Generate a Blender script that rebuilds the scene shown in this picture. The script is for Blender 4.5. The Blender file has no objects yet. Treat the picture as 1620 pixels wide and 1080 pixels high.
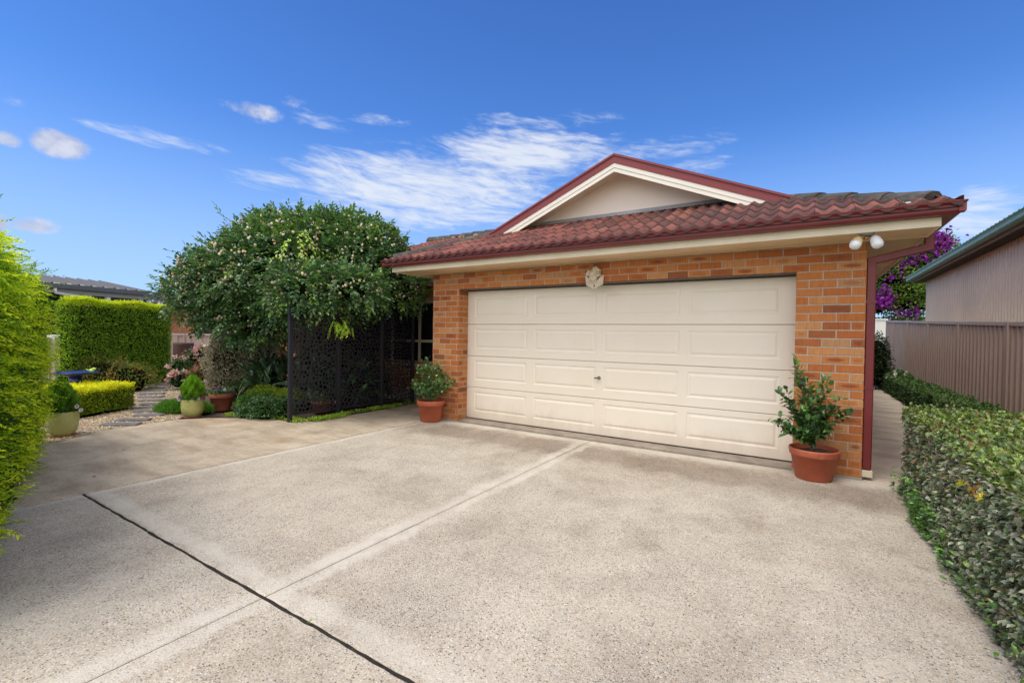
import bpy, bmesh, math, random
import numpy as np
from mathutils import Vector, Matrix

random.seed(7)
RNG = np.random.default_rng(11)
SC = bpy.context.scene
COL = SC.collection
PI = math.pi
rad = math.radians

# ------------------------------------------------------------------ camera
F_PX, PITCH, ROLL, YAW = 727.6, 0.0145, 0.0154, 0.5642
CAM = np.array([4.6007, -5.6888, 1.3838])
FW = np.array([-math.sin(YAW)*math.cos(PITCH), math.cos(YAW)*math.cos(PITCH), -math.sin(PITCH)])
_r0 = np.array([math.cos(YAW), math.sin(YAW), 0.0]); _u0 = np.cross(_r0, FW)
RT = math.cos(ROLL)*_r0 + math.sin(ROLL)*_u0
UP = -math.sin(ROLL)*_r0 + math.cos(ROLL)*_u0
cam_d = bpy.data.cameras.new("camera")
cam_d.lens = F_PX/1620*36; cam_d.sensor_width = 36; cam_d.clip_start = 0.05; cam_d.clip_end = 2000
cam = bpy.data.objects.new("camera", cam_d); COL.objects.link(cam)
m = Matrix.Identity(4)
for i in range(3):
    m[i][0] = RT[i]; m[i][1] = UP[i]; m[i][2] = -FW[i]; m[i][3] = CAM[i]
cam.matrix_world = m
SC.camera = cam
SC.view_settings.view_transform = 'Standard'; SC.view_settings.look = 'None'
SC.view_settings.exposure = 0; SC.view_settings.gamma = 1
SC.render.engine = 'CYCLES'
SC.cycles.max_bounces = 8; SC.cycles.transparent_max_bounces = 8

# image pixels unprojected through the camera
def spot(x, y, depth):
    return CAM + depth*(FW + RT*(x-810)/F_PX - UP*(y-540)/F_PX)
def bearing(x, y):
    d = FW + RT*(x-810)/F_PX - UP*(y-540)/F_PX
    d = d/np.linalg.norm(d)
    return math.atan2(d[0], d[1]), math.asin(d[2])

# ------------------------------------------------------------------ helpers
ORG = {}
def tag(o, label=None, cat=None, group=None, kind=None):
    if label: o['label'] = label
    if cat: o['category'] = cat
    if group: o['group'] = group
    if kind: o['kind'] = kind
    return o
def empty(name, loc, label=None, cat=None, group=None):
    o = bpy.data.objects.new(name, None); COL.objects.link(o)
    o.location = loc; o.empty_display_size = 0.2
    ORG[o.name] = np.array(loc, float)
    return tag(o, label, cat, group)
def origin(o):
    return ORG.get(o.name, np.zeros(3))

class MB:
    def __init__(s):
        s.v = []; s.f = []; s.mi = []; s.c = []; s.uv = []; s.sm = []
        s.usecol = False; s.useuv = False
    def add(s, verts, faces, mi=0, col=None, uvs=None, smooth=False):
        b = len(s.v)
        s.v.extend([tuple(map(float, p)) for p in verts])
        for k, f in enumerate(faces):
            s.f.append(tuple(b+i for i in f)); s.mi.append(mi); s.sm.append(smooth)
            s.uv.append(uvs[k] if uvs else None)
        if col is not None: s.usecol = True
        if uvs: s.useuv = True
        s.c.extend([col if col is not None else (1, 1, 1)]*len(verts))
    def box(s, x0, x1, y0, y1, z0, z1, mi=0, col=None, M=None):
        v = [(x0,y0,z0),(x1,y0,z0),(x1,y1,z0),(x0,y1,z0),(x0,y0,z1),(x1,y0,z1),(x1,y1,z1),(x0,y1,z1)]
        if M is not None: v = [tuple(M @ Vector(p)) for p in v]
        s.add(v, [(3,2,1,0),(4,5,6,7),(0,1,5,4),(1,2,6,5),(2,3,7,6),(3,0,4,7)], mi, col)
    def cbox(s, x0, x1, y0, y1, z0, z1, c=0.004, mi=0, col=None, M=None):
        """box with chamfered vertical and top edges"""
        def ring(z, i):
            return [(x0+c+i,y0+i,z),(x1-c-i,y0+i,z),(x1-i,y0+c+i,z),(x1-i,y1-c-i,z),(x1-c-i,y1-i,z),(x0+c+i,y1-i,z),(x0+i,y1-c-i,z),(x0+i,y0+c+i,z)]
        v = ring(z0+c, 0)+ring(z1-c, 0)+ring(z1, c)+ring(z0, c)
        if M is not None: v = [tuple(M @ Vector(p)) for p in v]
        f = []
        for a, b in ((0,8),(8,16),(24,0)):
            for i in range(8):
                j = (i+1) % 8
                f.append((a+i, a+j, b+j, b+i))
        f.append(tuple(range(16, 24))); f.append(tuple(reversed(range(24, 32))))
        s.add(v, f, mi, col)
    def prism(s, poly, a, b, axis='y', mi=0, col=None):
        """poly of 2D points extruded along axis from a to b. axis y: (x,z); x: (y,z); z: (x,y)"""
        def P(p, t):
            return {'y': (p[0], t, p[1]), 'x': (t, p[0], p[1]), 'z': (p[0], p[1], t)}[axis]
        n = len(poly)
        v = [P(p, a) for p in poly]+[P(p, b) for p in poly]
        f = [tuple(range(n)), tuple(reversed(range(n, 2*n)))]
        for i in range(n):
            j = (i+1) % n
            f.append((i, i+n, j+n, j))
        s.add(v, f, mi, col)
    def lathe(s, prof, cx, cy, cz, n=40, mi=0, wob=0.0, col=None):
        v = []; f = []
        for r, z in prof:
            for k in range(n):
                a = 2*PI*k/n
                rr = r*(1+wob*math.sin(3*a+1)+wob*.6*math.sin(5*a))
                v.append((cx+rr*math.cos(a), cy+rr*math.sin(a), cz+z))
        for i in range(len(prof)-1):
            for k in range(n):
                j = (k+1) % n
                f.append((i*n+k, i*n+j, (i+1)*n+j, (i+1)*n+k))
        s.add(v, f, mi, col, smooth=True)
    def disc(s, cx, cy, cz, r, n=32, mi=0, jit=0.0, col=None):
        v = [(cx, cy, cz)]+[(cx+r*math.cos(2*PI*k/n), cy+r*math.sin(2*PI*k/n), cz+random.uniform(-jit, jit)) for k in range(n)]
        s.add(v, [(0, 1+k, 1+(k+1) % n) for k in range(n)], mi, col)
    def tube(s, path, radii, n=8, mi=0, col=None, cap=True):
        pts = [np.array(p, float) for p in path]
        if not hasattr(radii, '__len__'): radii = [radii]*len(pts)
        v = []; f = []
        for i, p in enumerate(pts):
            d = pts[min(i+1, len(pts)-1)]-pts[max(i-1, 0)]
            d = d/(np.linalg.norm(d)+1e-9)
            a = np.cross(d, [0, 0, 1.0]) if abs(d[2]) < .95 else np.cross(d, [1.0, 0, 0])
            a /= np.linalg.norm(a); b = np.cross(d, a)
            for k in range(n):
                t = 2*PI*k/n
                v.append(p+radii[i]*(a*math.cos(t)+b*math.sin(t)))
        for i in range(len(pts)-1):
            for k in range(n):
                j = (k+1) % n
                f.append((i*n+k, (i+1)*n+k, (i+1)*n+j, i*n+j))
        if cap:
            f.append(tuple(range(n))); f.append(tuple(reversed(range((len(pts)-1)*n, len(pts)*n))))
        s.add(v, f, mi, col, smooth=True)
    def ball(s, c, r, mi=0, col=None, nu=10, nv=7, sc=(1,1,1)):
        v = []; f = []
        for i in range(nv+1):
            th = PI*i/nv
            for k in range(nu):
                ph = 2*PI*k/nu
                v.append((c[0]+sc[0]*r*math.sin(th)*math.cos(ph), c[1]+sc[1]*r*math.sin(th)*math.sin(ph), c[2]+sc[2]*r*math.cos(th)))
        for i in range(nv):
            for k in range(nu):
                j = (k+1) % nu
                f.append((i*nu+k, (i+1)*nu+k, (i+1)*nu+j, i*nu+j))
        s.add(v, f, mi, col, smooth=True)
    def build(s, name, mats, parent=None):
        me = bpy.data.meshes.new(name)
        o0 = origin(parent) if parent else np.zeros(3)
        ox, oy, oz = o0
        me.from_pydata([(x-ox, y-oy, z-oz) for x, y, z in s.v], [], s.f)
        if not isinstance(mats, (list, tuple)): mats = [mats]
        for mt in mats: me.materials.append(mt)
        me.polygons.foreach_set('material_index', s.mi)
        me.polygons.foreach_set('use_smooth', s.sm)
        if s.usecol:
            at = me.attributes.new('col', 'FLOAT_COLOR', 'POINT')
            at.data.foreach_set('color', np.array([(*c, 1) for c in s.c], np.float32).ravel())
        if s.useuv:
            ul = me.uv_layers.new(name='UVMap')
            buf = []
            for f, u in zip(s.f, s.uv):
                buf += list(u) if u else [(0.0, 0.0)]*len(f)
            ul.data.foreach_set('uv', np.array(buf, np.float32).ravel())
        me.update()
        o = bpy.data.objects.new(name, me); COL.objects.link(o)
        if parent:
            o.parent = parent; ORG[o.name] = o0
        return o

def tri_object(name, verts, tris, cols, mats, parent=None, mi=None, smooth=False):
    """fast mesh from numpy triangles"""
    me = bpy.data.meshes.new(name)
    o0 = origin(parent) if parent else np.zeros(3)
    nv, nt = len(verts), len(tris)
    me.vertices.add(nv); me.loops.add(nt*3); me.polygons.add(nt)
    me.vertices.foreach_set('co', (verts-o0).astype(np.float32).ravel())
    me.polygons.foreach_set('loop_start', np.arange(0, nt*3, 3, dtype=np.int32))
    me.loops.foreach_set('vertex_index', tris.astype(np.int32).ravel())
    if not isinstance(mats, (list, tuple)): mats = [mats]
    for mt in mats: me.materials.append(mt)
    if mi is not None: me.polygons.foreach_set('material_index', mi.astype(np.int32))
    me.polygons.foreach_set('use_smooth', np.full(nt, smooth))
    at = me.attributes.new('col', 'FLOAT_COLOR', 'POINT')
    c4 = np.ones((nv, 4), np.float32); c4[:, :3] = cols
    at.data.foreach_set('color', c4.ravel())
    me.update(calc_edges=True)
    o = bpy.data.objects.new(name, me); COL.objects.link(o)
    if parent:
        o.parent = parent; ORG[o.name] = o0
    return o

def copy_tree(o, parent=None):
    c = o.copy(); COL.objects.link(c)
    if parent: c.parent = parent
    for ch in list(o.children): copy_tree(ch, c)
    return c

# ------------------------------------------------------------------ materials
def mat(name):
    mt = bpy.data.materials.new(name); mt.use_nodes = True
    nt = mt.node_tree; nt.nodes.clear()
    out = nt.nodes.new('ShaderNodeOutputMaterial')
    b = nt.nodes.new('ShaderNodeBsdfPrincipled')
    nt.links.new(b.outputs[0], out.inputs[0])
    return mt, nt, b, out
class NT:
    def __init__(s, nt): s.nt = nt
    def n(s, t, **kw):
        nd = s.nt.nodes.new(t)
        for k, v in kw.items(): setattr(nd, k, v)
        return nd
    def l(s, a, b): s.nt.links.new(a, b)
    def val(s, sock, v):
        if hasattr(v, 'is_output') or isinstance(v, bpy.types.NodeSocket): s.l(v, sock)
        else: sock.default_value = v
    def math(s, op, a, b=0.0, c=0.0, clamp=False):
        nd = s.n('ShaderNodeMath', operation=op); nd.use_clamp = clamp
        s.val(nd.inputs[0], a); s.val(nd.inputs[1], b); s.val(nd.inputs[2], c)
        return nd.outputs[0]
    def smooth(s, x, a, b):
        nd = s.n('ShaderNodeMapRange', interpolation_type='SMOOTHSTEP')
        s.val(nd.inputs['Value'], x); nd.inputs['From Min'].default_value = a; nd.inputs['From Max'].default_value = b
        return nd.outputs['Result']
    def mix(s, fac, a, b, mode='MIX'):
        nd = s.n('ShaderNodeMix', data_type='RGBA', blend_type=mode)
        s.val(nd.inputs[0], fac)
        for i, v in ((6, a), (7, b)):
            if isinstance(v, tuple): v = (*v[:3], 1)
            s.val(nd.inputs[i], v)
        return nd.outputs[2]
    def noise(s, vec, scale, detail=4, rough=.55, dist=0.0):
        nd = s.n('ShaderNodeTexNoise'); nd.inputs['Scale'].default_value = scale
        nd.inputs['Detail'].default_value = detail; nd.inputs['Roughness'].default_value = rough
        nd.inputs['Distortion'].default_value = dist
        if vec is not None: s.l(vec, nd.inputs['Vector'])
        return nd.outputs['Fac']
    def vor(s, vec, scale, out='Distance', feature='F1'):
        nd = s.n('ShaderNodeTexVoronoi', feature=feature); nd.inputs['Scale'].default_value = scale
        if vec is not None: s.l(vec, nd.inputs['Vector'])
        return nd.outputs[out]
    def pos(s): return s.n('ShaderNodeNewGeometry').outputs['Position']
    def scalev(s, v, sc):
        nd = s.n('ShaderNodeVectorMath', operation='MULTIPLY'); s.l(v, nd.inputs[0]); nd.inputs[1].default_value = sc
        return nd.outputs[0]
    def ramp(s, fac, stops):
        nd = s.n('ShaderNodeValToRGB'); s.l(fac, nd.inputs[0])
        e = nd.color_ramp.elements
        while len(e) < len(stops): e.new(0.5)
        for k, (p, c) in enumerate(stops):
            e[k].position = p; e[k].color = (*c, 1) if len(c) == 3 else c
        return nd.outputs[0]
    def bump(s, h, strength, dist, b, normal=None):
        nd = s.n('ShaderNodeBump'); nd.inputs['Strength'].default_value = strength; nd.inputs['Distance'].default_value = dist
        s.l(h, nd.inputs['Height'])
        if normal: s.l(normal, nd.inputs['Normal'])
        s.l(nd.outputs[0], b.inputs['Normal']); return nd.outputs[0]

def simple(name, col, rough=.6, var=.12, scale=8, metal=0.0, spec=.5, dirt=None, bump=0.0, bscale=60, salt=None):
    mt, nt, b, out = mat(name); g = NT(nt); p = g.pos()
    f = g.noise(p, scale, 5, .6)
    c0 = tuple(x*(1-var*1.4) for x in col); c1 = tuple(min(1, x*(1+var)) for x in col)
    c = g.ramp(f, [(.28, c0), (.72, c1)])
    if dirt:
        f2 = g.smooth(g.noise(p, scale*.35, 6, .65), .48, .75)
        c = g.mix(f2, c, dirt)
    if salt:
        f4 = g.math('MULTIPLY', g.smooth(g.noise(g.scalev(p, (1, 1, 2.2)), scale*1.3, 7, .72), .54, .74), .55)
        c = g.mix(f4, c, salt)
        c = g.mix(g.math('MULTIPLY', g.smooth(g.noise(p, scale*5, 5, .7), .58, .72), .35), c, tuple(x*.45 for x in col))
    g.l(c, b.inputs['Base Color'])
    f3 = g.noise(p, scale*3, 3)
    rr = g.n('ShaderNodeMapRange'); g.l(f3, rr.inputs[0]); rr.inputs[3].default_value = max(0, rough-.1); rr.inputs[4].default_value = min(1, rough+.1)
    g.l(rr.outputs[0], b.inputs['Roughness'])
    b.inputs['Metallic'].default_value = metal; b.inputs['Specular IOR Level'].default_value = spec
    if bump: g.bump(g.noise(p, bscale, 4, .6), bump, .004, b)
    return mt

def leaf_mat(name, rough=.5, trans=.3, spec=.35):
    mt, nt, b, out = mat(name); g = NT(nt)
    a = g.n('ShaderNodeAttribute', attribute_name='col')
    f = g.noise(g.pos(), 6, 3)
    c = g.mix(1.0, a.outputs['Color'], g.ramp(f, [(.3, (.75, .75, .75)), (.7, (1.2, 1.2, 1.15))]), 'MULTIPLY')
    g.l(c, b.inputs['Base Color'])
    b.inputs['Roughness'].default_value = rough
    sg = g.n('ShaderNodeSeparateColor'); g.l(a.outputs['Color'], sg.inputs[0])
    live = g.smooth(sg.outputs[1], .0118, .017)
    g.l(g.math('MULTIPLY', live, spec), b.inputs['Specular IOR Level'])
    t = g.n('ShaderNodeBsdfTranslucent')
    c2 = g.mix(1.0, c, (1.25, 1.3, .7), 'MULTIPLY'); g.l(c2, t.inputs['Color'])
    mx = g.n('ShaderNodeMixShader'); g.l(g.math('MULTIPLY', live, trans), mx.inputs[0])
    g.l(b.outputs[0], mx.inputs[1]); g.l(t.outputs[0], mx.inputs[2]); g.l(mx.outputs[0], out.inputs[0])
    return mt

def concrete_mat(name, kind):
    mt, nt, b, out = mat(name); g = NT(nt); p = g.pos()
    sx = g.n('ShaderNodeSeparateXYZ'); g.l(p, sx.inputs[0])
    X, Y = sx.outputs[0], sx.outputs[1]
    # exposed aggregate pebbles
    vc = g.n('ShaderNodeSeparateColor'); g.l(g.vor(p, 122, 'Color'), vc.inputs[0])
    peb = g.ramp(vc.outputs[0], [(0, (.05, .045, .042)), (.07, (.13, .115, .10)), (.15, (.30, .265, .22)), (.40, (.50, .455, .385)), (.62, (.66, .61, .53)), (.76, (.40, .27, .16)), (.86, (.60, .51, .39)), (1, (.76, .72, .65))])
    dist = g.vor(p, 122, 'Distance')
    cem = g.mix(g.smooth(g.noise(p, 3.1, 5, .65), .35, .7), (.53, .485, .41), (.42, .38, .32))
    expo = g.smooth(g.noise(p, 5.5, 6, .7), .30, .62)
    if kind == 'smooth': expo = g.math('MULTIPLY', expo, .38)
    elif kind == 'path': expo = g.math('MULTIPLY', expo, .3)
    else: expo = g.math('MULTIPLY_ADD', expo, .42, .58)
    pebf = g.math('MULTIPLY', expo, g.smooth(dist, .62, .38))
    c = g.mix(pebf, cem, peb)
    # black specks (lichen)
    patch = g.smooth(g.noise(g.scalev(p, (1, .7, 1)), 1.35, 7, .68, .3), .34, .66)
    thr = g.math('MULTIPLY_ADD', patch, -.15, .675)
    sp = g.math('MULTIPLY', g.math('SUBTRACT', g.noise(p, 210, 3, .6), thr), 14.0, clamp=True)
    c = g.mix(g.math('MULTIPLY', sp, .8), c, (.075, .062, .052))
    lt = g.smooth(g.noise(p, 150, 2, .5), .60, .70)
    c = g.mix(g.math('MULTIPLY', lt, .35), c, (.74, .68, .60))
    # grime
    n1 = g.noise(p, .85, 8, .68, .4); n2 = g.noise(g.scalev(p, (1.0, .55, 1)), 2.6, 7, .7)
    gr = g.math('MULTIPLY', g.smooth(n1, .44, .68), .38)
    c = g.mix(gr, c, g.mix(1.0, c, (.64, .565, .52), 'MULTIPLY'))
    c = g.mix(g.math('MULTIPLY', g.smooth(n2, .5, .72), .38), c, g.mix(1.0, c, (.62, .55, .50), 'MULTIPLY'))
    fine = g.smooth(g.noise(p, 38, 5, .75), .50, .72)
    c = g.mix(g.math('MULTIPLY', fine, .5), c, g.mix(1.0, c, (.42, .38, .36), 'MULTIPLY'))
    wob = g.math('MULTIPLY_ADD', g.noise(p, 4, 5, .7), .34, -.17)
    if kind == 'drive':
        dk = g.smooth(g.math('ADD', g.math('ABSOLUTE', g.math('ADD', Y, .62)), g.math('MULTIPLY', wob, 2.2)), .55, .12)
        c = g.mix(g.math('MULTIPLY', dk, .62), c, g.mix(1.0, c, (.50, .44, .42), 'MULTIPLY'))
        # pale washed bands beside joints and the house
        for ax, v, w in ((X, 2.2526-.05, .085), (Y, -4.28, .085), (Y, -.08, .17), (X, 2.2526+.07, .055), (X, -.40, .05)):
            d = g.math('ABSOLUTE', g.math('ADD', g.math('SUBTRACT', ax, v), g.math('MULTIPLY', wob, .6)))
            k = g.math('MULTIPLY', g.smooth(d, w*1.3, w*.2), g.math('MULTIPLY_ADD', g.smooth(g.noise(p, 2.2, 6, .7), .38, .62), .4, .32))
            c = g.mix(k, c, (.63, .59, .52))
    if kind == 'path': c = g.mix(1.0, c, (1.28, 1.24, 1.18), 'MULTIPLY')
    if kind == 'smooth': c = g.mix(1.0, c, (1.06, 1.0, .92), 'MULTIPLY')
    if kind in ('smooth', 'path'):
        o = g.smooth(g.noise(p, 1.15, 5, .6, .5), .56, .72)
        c = g.mix(g.math('MULTIPLY', o, .45), c, (.40, .27, .15) if kind == 'smooth' else (.30, .25, .20))
        g2 = g.smooth(g.noise(g.scalev(p, (.6, 2.2, 1)), 1.7, 7, .7), .42, .62)
        c = g.mix(g.math('MULTIPLY', g2, .5), c, g.mix(1.0, c, (.62, .57, .53), 'MULTIPLY'))
    g.l(c, b.inputs['Base Color']); b.inputs['Roughness'].default_value = .88; b.inputs['Specular IOR Level'].default_value = .25
    h = g.math('MULTIPLY', g.smooth(dist, .75, .2), expo)
    g.bump(h, .45, .004, b, g.bump(g.noise(p, 30, 4), .25, .004, b))
    return mt

def brick_mat():
    mt, nt, b, out = mat('face_brick'); g = NT(nt); p = g.pos()
    a = g.n('ShaderNodeAttribute', attribute_name='col'); sc = g.n('ShaderNodeSeparateColor'); g.l(a.outputs['Color'], sc.inputs[0])
    base = g.ramp(sc.outputs[0], [(0, (.27, .10, .045)), (.06, (.36, .12, .046)), (.16, (.44, .145, .048)), (.34, (.50, .175, .055)), (.55, (.54, .215, .075)), (.72, (.50, .19, .06)), (.85, (.56, .265, .105)), (1, (.46, .25, .125))])
    str_ = g.noise(g.scalev(p, (90, 90, 7)), 1, 4, .6)
    c = g.mix(1.0, base, g.ramp(str_, [(.3, (.76, .74, .72)), (.72, (1.14, 1.15, 1.15))]), 'MULTIPLY')
    # kiln flash: dark oval in the middle of some bricks
    uv = g.n('ShaderNodeUVMap').outputs[0]; su = g.n('ShaderNodeSeparateXYZ'); g.l(uv, su.inputs[0])
    du = g.math('MULTIPLY', g.math('SUBTRACT', su.outputs[0], .5), 2.0); dv = g.math('MULTIPLY', g.math('SUBTRACT', su.outputs[1], .5), 2.4)
    r = g.math('SQRT', g.math('ADD', g.math('MULTIPLY', du, du), g.math('MULTIPLY', dv, dv)))
    r = g.math('ADD', r, g.math('MULTIPLY_ADD', g.noise(p, 26, 3), .5, -.25))
    fl = g.math('MULTIPLY', g.smooth(r, .95, .35), sc.outputs[1])
    c = g.mix(g.math('MULTIPLY', fl, .8), c, (.24, .06, .03))
    bl = g.smooth(g.noise(p, 11, 6, .7), .56, .75)
    c = g.mix(g.math('MULTIPLY', bl, .35), c, (.30, .10, .05))
    g.l(c, b.inputs['Base Color']); b.inputs['Roughness'].default_value = .85; b.inputs['Specular IOR Level'].default_value = .2
    g.bump(g.math('ADD', str_, g.noise(p, 120, 3)), .35, .003, b)
    return mt

def tile_mat():
    mt, nt, b, out = mat('roof_tile'); g = NT(nt); p = g.pos()
    a = g.n('ShaderNodeAttribute', attribute_name='col'); sc = g.n('ShaderNodeSeparateColor'); g.l(a.outputs['Color'], sc.inputs[0])
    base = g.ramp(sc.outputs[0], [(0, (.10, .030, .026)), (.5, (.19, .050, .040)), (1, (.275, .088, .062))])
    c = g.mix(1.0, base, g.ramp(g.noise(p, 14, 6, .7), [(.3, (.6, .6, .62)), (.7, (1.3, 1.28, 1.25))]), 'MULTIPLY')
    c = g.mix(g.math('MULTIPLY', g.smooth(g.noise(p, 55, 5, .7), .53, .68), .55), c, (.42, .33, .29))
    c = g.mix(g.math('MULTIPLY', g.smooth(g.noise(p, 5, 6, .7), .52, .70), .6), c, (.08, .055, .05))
    c = g.mix(g.math('MULTIPLY', g.math('SUBTRACT', 1.0, sc.outputs[1]), .88), c, (.035, .022, .02))  # lap shadow painted in: lips and hollows between rolls go near-black
    g.l(c, b.inputs['Base Color']); b.inputs['Roughness'].default_value = .72; b.inputs['Specular IOR Level'].default_value = .35
    g.bump(g.noise(p, 90, 4), .3, .004, b)
    return mt

def plain_brick(name, c1, c2):
    mt, nt, b, out = mat(name); g = NT(nt)
    tc = g.n('ShaderNodeTexCoord').outputs['Generated']; p = g.pos()
    s = g.n('ShaderNodeSeparateXYZ'); g.l(p, s.inputs[0]); cb = g.n('ShaderNodeCombineXYZ')
    g.l(g.math('ADD', s.outputs[0], s.outputs[1]), cb.inputs[0]); g.l(s.outputs[2], cb.inputs[1])
    bt = g.n('ShaderNodeTexBrick'); g.l(cb.outputs[0], bt.inputs['Vector'])
    bt.inputs['Color1'].default_value = (*c1, 1); bt.inputs['Color2'].default_value = (*c2, 1); bt.inputs['Mortar'].default_value = (.45, .40, .34, 1)
    bt.inputs['Scale'].default_value = 1; bt.inputs['Brick Width'].default_value = .24; bt.inputs['Row Height'].default_value = .086; bt.inputs['Mortar Size'].default_value = .006
    g.l(bt.outputs['Color'], b.inputs['Base Color']); b.inputs['Roughness'].default_value = .85
    g.bump(bt.outputs['Fac'], .4, -.004, b)
    return mt

def gravel_mat():
    mt, nt, b, out = mat('pea_gravel'); g = NT(nt); p = g.pos()
    vc = g.n('ShaderNodeSeparateColor'); g.l(g.vor(p, 55, 'Color'), vc.inputs[0])
    c = g.ramp(vc.outputs[0], [(0, (.20, .14, .10)), (.3, (.38, .29, .20)), (.6, (.52, .42, .31)), (1, (.62, .55, .45))])
    d = g.vor(p, 55)
    c = g.mix(g.smooth(d, .4, .75), c, (.10, .075, .055))
    g.l(c, b.inputs['Base Color']); b.inputs['Roughness'].default_value = .85
    g.bump(d, .8, -.012, b)
    return mt

def soil_mat():
    mt, nt, b, out = mat('garden_soil'); g = NT(nt); p = g.pos()
    c = g.ramp(g.noise(p, 22, 8, .75), [(.3, (.035, .024, .017)), (.55, (.12, .085, .06)), (.75, (.24, .18, .13))])
    g.l(c, b.inputs['Base Color']); b.inputs['Roughness'].default_value = .95
    g.bump(g.noise(p, 45, 6, .7), .8, .02, b)
    return mt

def grass_ground():
    mt, nt, b, out = mat('lawn'); g = NT(nt); p = g.pos()
    c = g.ramp(g.noise(p, 3, 8, .7), [(.3, (.05, .07, .02)), (.7, (.11, .13, .045))])
    g.l(c, b.inputs['Base Color']); b.inputs['Roughness'].default_value = .95
    return mt

def door_mat():
    mt, nt, b, out = mat('cream_door_steel'); g = NT(nt); p = g.pos()
    sx = g.n('ShaderNodeSeparateXYZ'); g.l(p, sx.inputs[0])
    c = g.mix(g.smooth(g.noise(p, 1.6, 5, .6), .35, .7), (.855, .79, .685), (.835, .765, .65))
    low = g.math('MULTIPLY', g.smooth(g.math('ADD', sx.outputs[2], g.math('MULTIPLY_ADD', g.noise(g.scalev(p, (5, 5, 1.2)), 1.0, 6, .7), .5, -.25)), .34, .02), .45)
    c = g.mix(low, c, (.56, .46, .35))
    stv = g.smooth(g.noise(g.scalev(p, (34, 34, 1.1)), 1.0, 4, .6), .60, .78)
    c = g.mix(g.math('MULTIPLY', stv, .16), c, (.60, .52, .41))
    g.l(c, b.inputs['Base Color']); b.inputs['Roughness'].default_value = .38; b.inputs['Specular IOR Level'].default_value = .45
    g.bump(g.math('ADD', g.noise(g.scalev(p, (1.4, 1.4, 3)), 1.0, 3, .5), g.math('MULTIPLY', g.noise(g.scalev(p, (60, 60, 400)), 1.0, 2), .012)), .25, .02, b)
    return mt
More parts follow.
